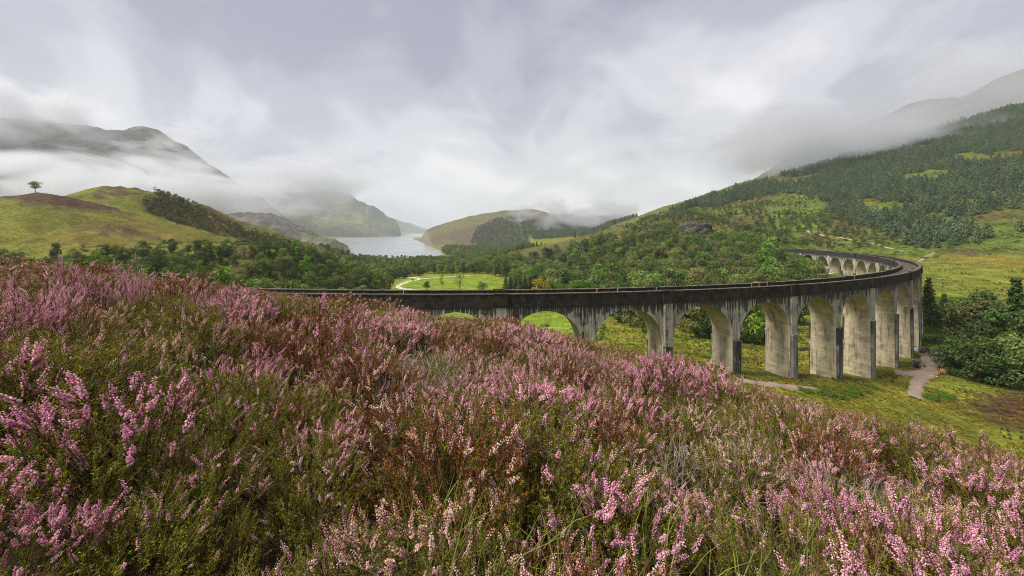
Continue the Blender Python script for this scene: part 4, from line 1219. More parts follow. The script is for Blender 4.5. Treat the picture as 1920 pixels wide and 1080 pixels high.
for k in range(6):
    v, f = box((-2.3 + 0.9 * k, 0, 2.72 + 0.012 * (k % 2)), (0.88, 3.6, 0.05)); v[:, 2] += 0.1 * v[:, 1]
    mesh_obj('roof_sheet', v, f, m_roof, shed)
p = hit(1772, 702, 70)
stack = empty('timber_stack', p, 0.35)
tag(stack, 'stack of split orange timber standing before the shed', 'timber stack')
for k in range(11):
    for j in range(4):
        v, f = box((-1.1 + 0.22 * k, 0.3 * j - 0.4, -0.05), (0.15, 0.14, 1.25 + 0.5 * rng.random())); v[:, 0] += v[:, 2] * rng.normal(0, 0.05)
        mesh_obj('plank', v, f, m_wood if (k + j) % 4 else m_wood_g, stack)
p = hit(1752, 705, 70)
v, f = box((0, 0, 0.05), (3.0, 0.3, 0.22)); o = mesh_obj('timber_beam', v, f, m_yellow); o.location = p; o.rotation_euler = (0, 0, 0.15)
tag(o, 'yellow beam lying across the edge of the earth path', 'beam')
p = hit(1757, 708, 70)
cone = empty('traffic_cone', p)
tag(cone, 'small red and white cone lying by the yellow beam', 'cone')
v, f = tube([(0, 0, 0), (0, 0, 0.25)], [0.2, 0.13], 10); mesh_obj('cone_base', v, f, m_red, cone)
v, f = tube([(0, 0, 0.25), (0, 0, 0.42)], [0.13, 0.09], 10); mesh_obj('white_band', v, f, m_white, cone)
v, f = tube([(0, 0, 0.42), (0, 0, 0.65), (0, 0, 0.66)], [0.09, 0.04, 0.001], 10); mesh_obj('cone_tip', v, f, m_red, cone)
p = hit(1717, 690, 70)
cab = empty('equipment_cabinet', p, -0.6)
tag(cab, 'blue-grey equipment cabinet against the foot of the last tall pier', 'cabinet')
v, f = box((0, 0, -0.1), (1.3, 1.1, 2.3)); mesh_obj('body', v, f, m_blue, cab)
v, f = box((0, 0, 2.205), (1.5, 1.3, 0.12)); mesh_obj('lid', v, f, m_roof, cab)
v, f = box((0, -0.56, 0.1), (1.0, 0.03, 1.9)); dr = mesh_obj('door', v, f, m_dark, cab)
v, f = box((0.38, -0.595, 1.0), (0.05, 0.03, 0.2)); mesh_obj('handle', v, f, m_white, dr)
for k in range(3):
    v, f = box((0.9 + 0.25 * k, -0.2, -0.1), (0.18, 0.08, 2.4)); v[:, 0] -= 0.35 * v[:, 2]
    v[:, 0] += 0.9
    o = mesh_obj('plank', v, f, m_wood_g); o.location = p; o.rotation_euler = (0, 0, -0.6)
    tag(o, 'grey plank leaning against the equipment cabinet', 'plank', 'planks leaning on the cabinet')
p = hit(1732, 660, 90)
crate = empty('wooden_crate', p, 0.2)
tag(crate, 'brown slatted crate between the last tall pier and the river', 'crate')
v, f = box((0, 0, 0.0), (2.2, 1.4, 1.5)); mesh_obj('box_body', v, f, m_wood_g, crate)
for k in range(4):
    v, f = box((0, -0.72, 0.1 + 0.36 * k), (2.3, 0.06, 0.26)); mesh_obj('slat', v, f, m_wood_g, crate)
p = hit(1503, 657, 90)
logs = empty('log_pile', p, 0.3)
tag(logs, 'low pile of brown logs seen through the fourth whole arch', 'log pile')
for k in range(6):
    z = 0.3 + 0.5 * (k > 3); y = (k % 4) * 0.55 - 0.8 + 0.28 * (k > 3)
    v, f = tube([(-2.4 + 0.2 * rng.random(), y, z), (2.4, y + 0.05, z)], [0.28, 0.25], 9); 
    cap = [np.array([[9 * e + j for j in (0, 1 + q, 2 + q)] for q in range(7)]) for e in (0, 1)]
    mesh_obj('log', v, [np.concatenate(cap), f], m_wood_g, logs)

def cow(px, py, label, rz):
    p = hit(px, py, 150)
    import bmesh
    o = empty('cow', p, rz, 1.15); tag(o, label, 'cow')
    # trunk, neck, head and legs as one skinned figure
    me = bpy.data.meshes.new('body')
    vs = [(0.75, 0, 1.15), (0.2, 0, 1.12), (-0.6, 0, 1.18), (1.05, 0, 1.2), (1.3, 0, 0.85), (1.55, 0, 0.6),
          (0.6, 0.22, 0.7), (0.6, 0.22, 0.35), (0.6, 0.22, 0.0), (0.6, -0.22, 0.7), (0.65, -0.22, 0.35), (0.62, -0.22, 0.0),
          (-0.6, 0.22, 0.75), (-0.72, 0.22, 0.4), (-0.66, 0.22, 0.0), (-0.6, -0.22, 0.75), (-0.7, -0.22, 0.4), (-0.62, -0.22, 0.0), (-0.85, 0, 1.2), (-0.95, 0, 0.6)]
    es = [(0, 1), (1, 2), (0, 3), (3, 4), (4, 5), (0, 6), (6, 7), (7, 8), (0, 9), (9, 10), (10, 11), (2, 12), (12, 13), (13, 14), (2, 15), (15, 16), (16, 17), (2, 18), (18, 19)]
    rd = [0.36, 0.42, 0.36, 0.2, 0.16, 0.1, 0.13, 0.07, 0.06, 0.13, 0.07, 0.06, 0.16, 0.08, 0.06, 0.16, 0.08, 0.06, 0.05, 0.03]
    me.from_pydata(vs, es, [])
    b_ = bpy.data.objects.new('body', me); scene.collection.objects.link(b_); b_.parent = o
    sk = b_.modifiers.new('skin', 'SKIN')
    for sv, r_ in zip(me.skin_vertices[0].data, rd): sv.radius = (r_, r_)
    me.skin_vertices[0].data[1].use_root = True
    ss_ = b_.modifiers.new('sub', 'SUBSURF'); ss_.levels = 1; ss_.render_levels = 1
    me.materials.append(m_dark)
    for sy in (0.12, -0.12):
        v, f = box((1.24, sy * 1.3, 0.98), (0.05, 0.16, 0.08)); mesh_obj('ear', v, f, m_dark, o)
cow(901, 532, 'black cow grazing in the middle of the bright green meadow', 0.2)
cow(774, 527, 'dark cow standing beside the bend of the gravel road', 2.6)

def house(px, py, label, s=1.0, rz=0.3, y0=400):
    p = hit(px, py, y0)
    o = empty('cottage', p, rz, s); tag(o, label, 'house')
    v, f = box((0, 0, -0.5), (9, 5.5, 3.7)); wl_ = mesh_obj('wall', v, f, m_white, o)
    V = np.array([(-4.8, -3.1, 3.1), (4.8, -3.1, 3.1), (4.8, 3.1, 3.1), (-4.8, 3.1, 3.1), (-4.8, 0, 5.6), (4.8, 0, 5.6)])
    rf = mesh_obj('roof', V, [np.array([(0, 4, 3), (1, 2, 5)]), np.array([(0, 1, 5, 4), (2, 3, 4, 5), (0, 3, 2, 1)])], m_slate_roof, o)
    v, f = box((3.9, 0, 5.0), (0.8, 0.7, 1.6)); mesh_obj('chimney', v, f, m_white, rf)
    for x in (-2.8, 2.8):
        v, f = box((x, -2.76, 1.0), (1.1, 0.06, 1.2)); mesh_obj('window', v, f, m_glass, o)
    v, f = box((0, -2.76, 0.0), (1.0, 0.06, 2.1)); mesh_obj('door', v, f, m_blue, o)
house(681, 496, 'small white cottage among the trees at the head of the loch', 0.9)
house(628, 449, 'tiny white house on the far lochside below the misty mountain', 1.6, 0.8, 1500)
house(636, 448, 'second tiny house on the far lochside, nearer the water', 1.4, 0.2, 1500)

def car(px, py, label, rz, mat, van=False):
    p = hit(px, py, 400)
    o = empty('parked_car', (p[0], p[1], p[2] + 0.35), rz); tag(o, label, 'van' if van else 'car', 'vehicles in the car park')
    h = 1.2 if van else 0.75
    v, f = box((0, 0, 0.3), (4.4, 1.8, h)); mesh_obj('body', v, f, mat, o)
    v, f = box((-0.2, 0, 0.3 + h), (2.8, 1.6, 0.75), 0, 0.78); cb = mesh_obj('cabin', v, f, m_glass, o)
    v, f = box((-0.2, 0, 1.052 + h), (2.2, 1.3, 0.06)); mesh_obj('roof', v, f, mat, o)
    for wx in (-1.4, 1.4):
        for wy in (-0.85, 0.85):
            v, f = tube([(wx, wy - 0.1, 0.32), (wx, wy + 0.1, 0.32)], [0.32, 0.32], 10); mesh_obj('wheel', v, f, m_dark, o)
m_silver = plain_mat('silver_paint', (0.5, 0.52, 0.55), 0.35, 0.1)
for k, (px, py, mt, van, lab) in enumerate(((741, 497, m_white, True, 'white van at the left end of the car park'), (746, 495, m_white, False, 'white car in the back row of the car park'), (751, 496, m_silver, False, 'silver car beside the white one in the back row'),
        (745, 499, m_white, False, 'white car in the front row of the car park'), (750, 500, m_white, True, 'white van in the middle of the front row'), (755, 499, m_silver, False, 'silver car at the end of the front row'), (692, 498, m_silver, False, 'pale car parked beside the white cottage'))):
    car(px, py, lab, 0.3 + 1.2 * (k % 2), mt, van)
# ------------------------------------------------------------------ heather
print('heather')
def tint_mat(name, cols, rough=0.7, trans=0.3, spec=0.2, hue=0.02, objmix=0.35):
    """colour picked per piece from attribute 'tint'.x between cols; brightness from tint.y"""
    m, n, l, b = new_mat(name, rough, spec)
    g = G(n, l)
    tint = g.sep(g.attr('tint')); rd = g.rnd()
    t = g.math('ADD', g.math('MULTIPLY', tint[0], 1 - objmix), g.math('MULTIPLY', rd, objmix))
    cr = n.new('ShaderNodeValToRGB'); e = cr.color_ramp.elements
    for i, c in enumerate(cols):
        p = i / (len(cols) - 1)
        if i == 0: el = e[0]; el.position = p
        elif i == len(cols) - 1: el = e[len(e) - 1]; el.position = p
        else: el = e.new(p)
        el.color = c + (1,)
    l.new(t, cr.inputs[0])
    r2 = g.math('FRACT', g.math('MULTIPLY', rd, 9.7))
    c = g.hsv(cr.outputs[0], g.math('ADD', 0.5 - hue / 2, g.math('MULTIPLY', r2, hue)), 1.0, g.math('ADD', 0.62, g.math('MULTIPLY', tint[1], 0.62)))
    l.new(c, b.inputs['Base Color'])
    tr = n.new('ShaderNodeBsdfTranslucent'); l.new(c, tr.inputs['Color'])
    mx = n.new('ShaderNodeMixShader'); mx.inputs[0].default_value = trans
    l.new(b.outputs[0], mx.inputs[1]); l.new(tr.outputs[0], mx.inputs[2])
    l.new(mx.outputs[0], n['Material Output'].inputs['Surface'])
    return m

m_fl_pink = tint_mat('heather_flowers_mauve', [(0.54, 0.17, 0.31), (0.84, 0.37, 0.53), (0.96, 0.60, 0.68), (0.92, 0.60, 0.50)], objmix=0.2)
m_fl_rose = tint_mat('heather_flowers_rose', [(0.50, 0.15, 0.27), (0.78, 0.33, 0.48), (0.92, 0.55, 0.64), (0.86, 0.52, 0.46)], objmix=0.2)
m_fl_salm = tint_mat('heather_flowers_faded', [(0.5, 0.2, 0.16), (0.78, 0.46, 0.38), (0.90, 0.66, 0.6), (0.84, 0.5, 0.6)], objmix=0.2)
m_hl_green = tint_mat('heather_leaves', [(0.13, 0.155, 0.018), (0.26, 0.28, 0.028), (0.42, 0.39, 0.04)], 0.6, 0.35)
m_hl_dark = tint_mat('heather_leaves_dark', [(0.11, 0.11, 0.018), (0.21, 0.185, 0.026), (0.33, 0.23, 0.04)], 0.6, 0.3)
m_hl_red = tint_mat('heather_leaves_russet', [(0.2, 0.065, 0.02), (0.32, 0.12, 0.028), (0.24, 0.19, 0.03)], 0.7, 0.3)
m_hstem = tint_mat('heather_stems', [(0.07, 0.038, 0.028), (0.14, 0.07, 0.045), (0.2, 0.12, 0.085)], 0.85, 0.0)
m_twig = tint_mat('bare_twigs', [(0.2, 0.16, 0.135), (0.32, 0.27, 0.235), (0.42, 0.37, 0.33)], 0.9, 0.0)
m_grass = tint_mat('grass_blades', [(0.10, 0.15, 0.022), (0.17, 0.22, 0.035), (0.33, 0.29, 0.08)], 0.6, 0.3)
m_grass_g = tint_mat('grass_golden', [(0.22, 0.21, 0.026), (0.31, 0.26, 0.032), (0.36, 0.26, 0.055)], 0.7, 0.4)

def sticks(A, B, ra, rb):
    """three-sided tapered sticks from points A to B"""
    n = len(A); d = B - A; d = d / (np.linalg.norm(d, axis=1)[:, None] + 1e-9)
    t = np.cross(d, np.array((0.31, 0.52, 0.79))); t /= np.linalg.norm(t, axis=1)[:, None] + 1e-9
    s = np.cross(d, t)
    V = []
    for k in range(3):
        a = 2 * pi * k / 3
        o = t * cos(a) + s * sin(a)
        V += [A + o * ra[:, None], B + o * rb[:, None]]
    V = np.stack(V, 1).reshape(-1, 3)
    b0 = np.arange(n)[:, None] * 6
    Q = np.concatenate([b0 + np.array([[0, 2, 3, 1]]), b0 + np.array([[2, 4, 5, 3]]), b0 + np.array([[4, 0, 1, 5]])])
    return V, Q

def florets(C, D, ln, wd):
    """little four-petalled bells: each petal a pointed quad flaring from the base"""
    n = len(C)
    D = D / (np.linalg.norm(D, axis=1)[:, None] + 1e-9)
    t = np.cross(D, np.array((0.37, 0.61, 0.7))); t /= np.linalg.norm(t, axis=1)[:, None] + 1e-9
    s = np.cross(D, t)
    l_, w_ = ln[:, None], wd[:, None]
    V = []
    for k in range(4):
        a = k * pi / 2
        o, q = t * cos(a) + s * sin(a), -t * sin(a) + s * cos(a)
        V += [C - D * l_ * 0.45, C + o * w_ * 0.95 - q * w_ * 0.85, C + D * l_ * 0.5 + o * w_ * 1.25, C + o * w_ * 0.95 + q * w_ * 0.85]
    V = np.stack(V, 1).reshape(-1, 3)
    return V, np.arange(16 * n).reshape(-1, 4)

def heather(seed, R=0.26, H=0.42, nst=26, per=5, green=5, flower=0.55, nfl=18, nleaf=13, fsize=1.0, lsize=1.0, leggy=0.0, spr=1.0):
    """stems (V,Q,T), foliage (V,F,T), flowers (V,F,T) of one bush"""
    rg = np.random.default_rng(seed)
    a = np.arange(nst) * 2.39996 + rg.normal(0, 0.3, nst)
    q = np.sqrt((np.arange(nst) + 0.5) / nst) * rg.uniform(0.85, 1.1, nst)
    wind = np.array((0.06, -0.02))
    E_ = np.stack([R * q * np.cos(a) + wind[0] * H, R * q * np.sin(a) + wind[1] * H, H * np.sqrt(np.maximum(0.12, 1 - 0.72 * q ** 2)) * rg.uniform(0.78, 1.12, nst)], 1)
    B_ = E_ * np.array((0.12, 0.12, 0)) + np.array((0, 0, -0.05))
    M_ = B_ + (E_ - B_) * np.array((0.62, 0.62, 0.45)) + rg.normal(0, 0.02 * R / 0.26, (nst, 3))
    def stem_at(i, t):
        t = t[:, None]
        return (1 - t) ** 2 * B_[i] + 2 * t * (1 - t) * M_[i] + t ** 2 * E_[i]
    sA, sB, rA, rB = [], [], [], []
    ts = np.linspace(0, 1, 5)
    allI = np.arange(nst)
    for k in range(4):
        p0, p1 = stem_at(allI, np.full(nst, ts[k])), stem_at(allI, np.full(nst, ts[k + 1]))
        sA.append(p0); sB.append(p1); rA.append(np.full(nst, 0.0045 - 0.0009 * k)); rB.append(np.full(nst, 0.0036 - 0.0009 * k + 0.0003))
    ns = nst * (per + green)
    si = np.repeat(allI, per + green)
    isf = (np.tile(np.arange(per + green), nst) < per)
    t0 = np.where(isf, rg.uniform(0.72, 1.0, ns), rg.uniform(0.38 + 0.3 * leggy, 0.95, ns))
    S0 = stem_at(si, t0)
    out = S0 * np.array((1, 1, 0)); out /= np.linalg.norm(out, axis=1)[:, None] + 1e-6
    D = np.array((0.05, 0, 1.0)) + out * rg.uniform(0.0, 1.05, ns)[:, None] + rg.normal(0, 0.34, (ns, 3)) * (1, 1, 0.3)
    D /= np.linalg.norm(D, axis=1)[:, None]
    Ls = np.where(isf, rg.uniform(0.06, 0.115, ns), rg.uniform(0.05, 0.11, ns)) * (H / 0.42) ** 0.6 * spr
    S1 = S0 + D * Ls[:, None]
    sA.append(S0); sB.append(S1); rA.append(np.full(ns, 0.0017)); rB.append(np.full(ns, 0.0008))
    sA, sB = np.concatenate(sA), np.concatenate(sB)
    SV, SQ = sticks(sA, sB, np.concatenate(rA), np.concatenate(rB))
    ST = np.repeat(np.stack([rg.random(len(sA)), rg.random(len(sA)), np.zeros(len(sA))], 1), 6, 0)
    stf = rg.random(nst)
    fl = isf & (rg.random(ns) < np.clip(flower * (0.35 + 1.3 * stf[si]), 0, 0.97))
    # leaves: little scales up each sprig
    li = np.repeat(np.arange(ns), nleaf)
    lt = np.tile((np.arange(nleaf) + 0.5) / nleaf, ns) + rg.normal(0, 0.03, ns * nleaf)
    keep = ~(fl[li] & (lt > 0.45))
    li, lt = li[keep], lt[keep]
    LP = S0[li] + D[li] * (Ls[li] * lt)[:, None]
    ld = D[li] * 0.8 + rg.normal(0, 0.75, (len(li), 3)); ld /= np.linalg.norm(ld, axis=1)[:, None]
    wv = np.cross(ld, rg.normal(0, 1, (len(li), 3))); wv /= np.linalg.norm(wv, axis=1)[:, None] + 1e-9
    ll = (rg.uniform(0.008, 0.015, len(li)) * lsize)[:, None]
    LV = np.stack([LP - wv * ll * 0.17, LP + wv * ll * 0.17, LP + ld * ll], 1).reshape(-1, 3)
    LF = np.arange(len(LV)).reshape(-1, 3)
    st_t = rg.random(nst)
    LT = np.repeat(np.stack([np.clip(0.55 * st_t[si[li]] + 0.5 * lt * rg.random(len(li)), 0, 1), rg.random(len(li)), lt * 0], 1), 3, 0)
    # florets
    fi = np.repeat(np.where(fl)[0], nfl)
    ft = np.tile((np.arange(nfl) + 0.5) / nfl, fl.sum()) * 0.72 + 0.30
    an = np.tile(np.arange(nfl) * 2.4, fl.sum()) + rg.normal(0, 0.4, len(fi))
    side = np.cross(D[fi], np.array((0.4, 0.3, 0.86))); side /= np.linalg.norm(side, axis=1)[:, None] + 1e-9
    sd2 = np.cross(D[fi], side)
    ro = side * np.cos(an)[:, None] + sd2 * np.sin(an)[:, None]
    taper = (1.15 - 0.55 * (ft - 0.3) / 0.72)
    FP = S0[fi] + D[fi] * (Ls[fi] * ft)[:, None] + ro * (0.0052 * taper * fsize)[:, None]
    FV, FF = florets(FP, ro * 0.9 + np.array((0, 0, -0.45)) + rg.normal(0, 0.2, (len(fi), 3)), rg.uniform(0.0075, 0.0105, len(fi)) * taper * fsize, rg.uniform(0.0024, 0.0034, len(fi)) * taper * fsize)
    sp_t = rg.random(ns)
    FT = np.repeat(np.stack([np.clip(0.5 * sp_t[fi] + 0.5 * rg.random(len(fi)), 0, 1), rg.random(len(fi)), ft * 0], 1), 16, 0)
    return (SV, SQ, ST), (LV, LF, LT), (FV, FF, FT)

class HProto:
    def __init__(s, kind, parts, mats, label):
        s.kind, s.label = kind, label
        s.meshes = []
        V, fs, col, mi, n_ = [], [], [], [], 0
        for (v, f, t), m, nm in zip(parts, mats, ('stems', 'foliage', 'flowers')):
            if not len(v): continue
            s.meshes.append((nm, mesh_obj(nm, v, f, m, link=False, cols={'tint': t}).data))
            V.append(v); fs.append(f + n_); col.append(t); mi.append(np.full(len(f), len(mi))); n_ += len(v)
        ms = [m for (v, f, t), m in zip(parts, mats) if len(v)]
        s.merged = mesh_obj('heather_source', np.concatenate(V), fs, ms, link=False, cols={'tint': np.concatenate(col)}, midx=np.concatenate(mi))

NONE = (np.zeros((0, 3)), np.zeros((0, 3), int), np.zeros((0, 3)))
HP_ = {'pink': [HProto('pink', heather(200 + k, 0.33, 0.42 + 0.03 * k, 40, 6, 10, 0.5, 23, 17, 1.2, 1.1), (m_hstem, m_hl_green, m_fl_pink), 'mauve heather') for k in range(4)],
       'rose': [HProto('rose', heather(220 + k, 0.33, 0.44, 40, 6, 9, 0.48, 23, 17, 1.15, 1.1), (m_hstem, m_hl_dark, m_fl_rose), 'rose-pink heather') for k in range(3)],
       'salmon': [HProto('salmon', heather(240 + k, 0.32, 0.42, 38, 5, 9, 0.42, 20, 17, 1.0, 1.1), (m_hstem, m_hl_green, m_fl_salm), 'faded salmon heather') for k in range(3)],
       'green': [HProto('green', heather(260 + k, 0.34, 0.38, 42, 4, 10, 0.13, 20, 18, 1.0, 1.1), (m_hstem, m_hl_green, m_fl_pink), 'mostly green heather') for k in range(4)],
       'russet': [HProto('russet', heather(280 + k, 0.32, 0.44, 38, 5, 8, 0.3, 20, 16, 1.0, 1.15), (m_hstem, m_hl_red, m_fl_salm), 'russet-leaved heather') for k in range(2)],
       'leggy': [HProto('leggy', heather(290 + k, 0.36, 0.52, 15, 8, 10, 0.28, 20, 15, 1.0, 1.15, 0.8), (m_hstem, m_hl_green if k else m_hl_red, m_fl_rose), 'leggy dark-stemmed heather') for k in range(2)]}
# lighter sources for the far part of the slope, where single bells merge
HF_ = {'pink': [HProto('pink', heather(300 + k, 0.40, 0.40, 34, 6, 10, 0.38, 8, 6, 1.45, 2.0, 0, 0.55), (m_hstem, m_hl_dark, m_fl_pink), '') for k in range(3)],
       'rose': [HProto('rose', heather(310 + k, 0.40, 0.42, 34, 6, 10, 0.38, 8, 6, 1.45, 2.0, 0, 0.55), (m_hstem, m_hl_dark, m_fl_rose), '') for k in range(3)],
       'salmon': [HProto('salmon', heather(320 + k, 0.40, 0.40, 34, 6, 9, 0.4, 8, 6, 1.5, 2.0, 0, 0.62), (m_hstem, m_hl_red, m_fl_salm), '') for k in range(2)],
       'green': [HProto('green', heather(330 + k, 0.36, 0.36, 34, 5, 9, 0.1, 6, 6, 2.0, 2.3, 0, 0.62), (m_hstem, m_hl_green, m_fl_rose), '') for k in range(3)],
       'russet': [HProto('russet', heather(340 + k, 0.36, 0.40, 34, 5, 8, 0.15, 6, 6, 2.0, 2.3, 0, 0.62), (m_hstem, m_hl_red, m_fl_rose), '') for k in range(2)]}
HF_['leggy'] = [HProto('leggy', heather(345, 0.40, 0.46, 20, 8, 9, 0.3, 6, 6, 2.0, 2.2, 0.6, 0.7), (m_hstem, m_hl_dark, m_fl_rose), '')]

def choose_kind(X, Y, rg):
    n1 = fbm(X / 1.1 + 9, Y / 1.1, 3, 201); n2 = fbm(X / 1.4, Y / 1.4 + 5, 3, 211)
    r = np.hypot(X, Y)
    k = np.full(X.shape, 'pink', dtype=object)
    k[n2 > 0.44] = 'rose'
    k[(n2 > 0.57)] = 'salmon'
    k[(n1 > 0.53 + 0.02 * sstep(2, 8, r))] = 'green'
    k[(n1 < 0.345)] = 'russet'
    j = rg.random(X.shape)
    k[j < 0.09] = 'salmon'; k[(j > 0.09) & (j < 0.21)] = 'green'; k[(j > 0.21) & (j < 0.28)] = 'russet'; k[(j > 0.26) & (j < 0.36)] = 'pink'
    k[(j > 0.36) & (j < 0.45)] = 'leggy'
    return k

rg = np.random.default_rng(77)
pts = []
for r0, r1, step, sc in ((0.95, 4.0, 0.34, 0.92), (4.0, 9.0, 0.45, 1.05), (9.0, 18.0, 0.58, 1.15), (18.0, 46.0, 0.72, 1.3)):
    gx, gy = np.meshgrid(np.arange(-r1, r1, step), np.arange(-0.3, r1, step))
    X = gx.ravel() + rg.uniform(-0.45, 0.45, gx.size) * step; Y = gy.ravel() + rg.uniform(-0.45, 0.45, gx.size) * step
    r = np.hypot(X, Y)
    ok = (r >= r0) & (r < r1) & (np.abs(X) < 1.42 * Y + 0.8) & (rg.random(X.size) < heather_zone(X, Y) * 0.97)
    X, Y = X[ok], Y[ok]
    pts.append(np.stack([X, Y, np.full(len(X), sc), np.full(len(X), float(r0 >= 9))], 1))
pts.append(np.array([(-0.72, 1.12, 0.8, 0), (-0.55, 1.3, 0.85, 0), (-0.95, 1.3, 0.8, 0), (-0.75, 1.5, 0.9, 0), (-0.45, 1.1, 0.75, 0), (0.55, 1.25, 0.8, 0), (-1.2, 1.45, 0.85, 0), (-1.42, 2.3, 0.9, 0), (-1.25, 2.55, 0.95, 0), (-1.2, 2.05, 0.9, 0), (-1.05, 1.85, 0.85, 0)]))
pts = np.concatenate(pts)
X, Y = pts[:, 0], pts[:, 1]
Z = height(X, Y) - 0.02
kinds = choose_kind(X, Y, rg)
lump = np.where(pts[:, 3] > 0.5, fbm(X / 2.2, Y / 2.2, 3, 232), fbm(X / 0.9, Y / 0.9, 2, 231))
scl = pts[:, 2] * (0.5 + 0.95 * lump) * rg.uniform(0.8, 1.25, len(X)) * np.where(Y < 1.35, 0.8, 1.0)
far = pts[:, 3] > 0.5
px, py = 960 + F * X / np.maximum(Y, 0.05), HY - F * (Z + 0.35 * scl) / np.maximum(Y, 0.05)
keep_ = (rg.random(len(X)) < sstep(0.2, 0.34, fbm(X / 0.8 + 3, Y / 0.8, 2, 233))) | (np.hypot(X, Y) < 4.5)
vis = keep_ & (Y > 0.4) & (px > -30) & (px < 1950) & (py < 1120)
dist = np.sqrt(X * X + Y * Y + Z * Z)
order = np.where(vis & ~far)[0]
order = order[np.argsort(-(scl / dist)[order])][:290]
solo = np.zeros(len(X), bool); solo[order] = True
def place_words(x, y):
    u = x / y
    side = 'far left' if u < -0.75 else 'left of centre' if u < -0.25 else 'centre' if u < 0.3 else 'right of centre' if u < 0.8 else 'far right'
    return side, ('in the closest row' if y < 1.5 else 'in the second row' if y < 2.2 else 'in the third row' if y < 3.0 else 'a few steps down')
for i in order:
    pr = HP_[kinds[i]][rng.integers(0, len(HP_[kinds[i]]))]
    o = empty('heather_bush', (X[i], Y[i], Z[i]), rng.uniform(0, 6.28), float(scl[i]))
    o.rotation_euler = (rng.normal(0, 0.09), rng.normal(0.03, 0.09), rng.uniform(0, 6.28))
    a_, b_ = place_words(X[i], Y[i])
    lab = '%s bush %s of the slope, %s' % (pr.label, b_, a_)
    tag(o, lab, 'heather', lab.replace(' bush', ' bushes'))
    for nm, me in pr.meshes:
        c = bpy.data.objects.new(nm, me); scene.collection.objects.link(c); c.parent = o; c['kind'] = 'stuff'
for fr, table, nm in ((False, HP_, 'near'), (True, HF_, 'far')):
    src, pk, ids = [], [], []
    for kd, prs in table.items():
        s = np.where((kinds == kd) & (far == fr) & ~solo & keep_)[0]
        pk.append(len(src) + rng.integers(0, len(prs), len(s))); ids.append(s)
        src += [p.merged for p in prs]
    for q, p in enumerate(src): p.name = 'heather_source_%s_%02d' % (nm, q)
    ids, pk = np.concatenate(ids), np.concatenate(pk)
    scatter_stuff('heather_ground_cover', src, np.stack([X, Y, Z], 1)[ids], rng.uniform(0, 6.28, len(ids)), scl[ids],
                  'dense low heather between the nearer bushes' if not fr else 'sweep of pink and brown heather running down to the brow', rng.normal(0.02, 0.09, (len(ids), 2)), pk, 0.8 if fr else None)
print('heather', len(X), int(solo.sum()))

# tall leggy bushes that break the skyline on the left
TALL = [HProto('tall', heather(400 + k, 0.34, 0.8, 26, 9, 6, 0.72, 22, 13, 1.1, 1.1, 0.6), (m_hstem, m_hl_dark, fm), '') for k, fm in enumerate((m_fl_rose, m_fl_rose, m_fl_pink))]
TALLG = HProto('tall', heather(410, 0.30, 0.62, 20, 8, 9, 0.12, 16, 15, 1.0, 1.0, 0.5), (m_hstem, m_hl_green, m_fl_salm), '')
for px_, Yb, top, pr, lab in ((35, 2.6, 500, TALL[0], 'tall rose-pink heather bush at the very edge of the picture, breaking the skyline'),
                          (-60, 3.0, 480, TALL[1], 'tall heather bush cut by the picture edge on the skyline'),
                          (95, 3.1, 502, TALL[2], 'tall bushy heather on the skyline beside the edge bush'),
                          (135, 4.3, 468, TALL[1], 'highest heather bush on the skyline, under the turf knoll'),
                          (200, 4.6, 478, TALL[0], 'spindly pale heather bush on the skyline beside the highest one'),
                          (256, 4.4, 478, TALL[2], 'slender upright heather sprig standing alone on the skyline'),
                          (378, 5.2, 518, TALL[0], 'rounded deep pink heather bush below the wooded slope'),
                          (345, 5.6, 530, TALL[1], 'low dark-stemmed heather bush beside the rounded pink one'),
                          (165, 2.35, 545, TALLG, 'dark green leggy bush with bare stems in front of the tall heather'),
                          (590, 7.6, 548, TALL[0], 'russet-pink heather bush hiding the end of the parapet')):
    x = (px_ - 960) / F * Yb
    z0 = float(height(np.array([x]), np.array([Yb]))[0])
    zt = -(top - HY) / F * Yb
    s = (zt - z0) / (0.9 if pr is not TALLG else 0.72)
    s = min(max(s, 0.45), 1.6)
    o = empty('heather_bush', (x, Yb, z0 - 0.03), px_ * 0.7, (s * 0.85, s * 0.85, s))
    if 'slender' in lab: o.scale = (s * 0.42, s * 0.42, s)
    tag(o, lab, 'heather')
    for nm, me in pr.meshes:
        c = bpy.data.objects.new(nm, me); scene.collection.objects.link(c); c.parent = o; c['kind'] = 'stuff'

# bare grey twigs among the heather
def twigs(seed, H=0.5, R=0.3, n0=14):
    rg = np.random.default_rng(seed)
    A, B, ra, rb = [], [], [], []
    def grow(p, d, L, r, lev):
        q = p + d * L
        A.append(p); B.append(q); ra.append(r); rb.append(r * 0.7)
        if lev < 3:
            for _ in range(rg.integers(2, 4)):
                nd = d + rg.normal(0, 0.42, 3) + np.array((0, 0, 0.12)); nd /= np.linalg.norm(nd)
                grow(q, nd, L * rg.uniform(0.55, 0.85), r * 0.62, lev + 1)
    for k in range(n0):
        d = np.array((rg.normal(0, 0.45), rg.normal(0, 0.45), 1.0)); d /= np.linalg.norm(d)
        grow(np.array((rg.normal(0, R * 0.2), rg.normal(0, R * 0.2), -0.03)), d, H * rg.uniform(0.3, 0.42), 0.0042, 0)
    V, Q = sticks(np.array(A), np.array(B), np.array(ra), np.array(rb))
    return V, Q, np.repeat(np.stack([rg.random(len(A)), rg.random(len(A)), np.zeros(len(A))], 1), 6, 0)
TW = []
for k in range(3):
    v, f, t = twigs(500 + k)
    TW.append(mesh_obj('twigs', v, f, m_twig, link=False, cols={'tint': t}).data)
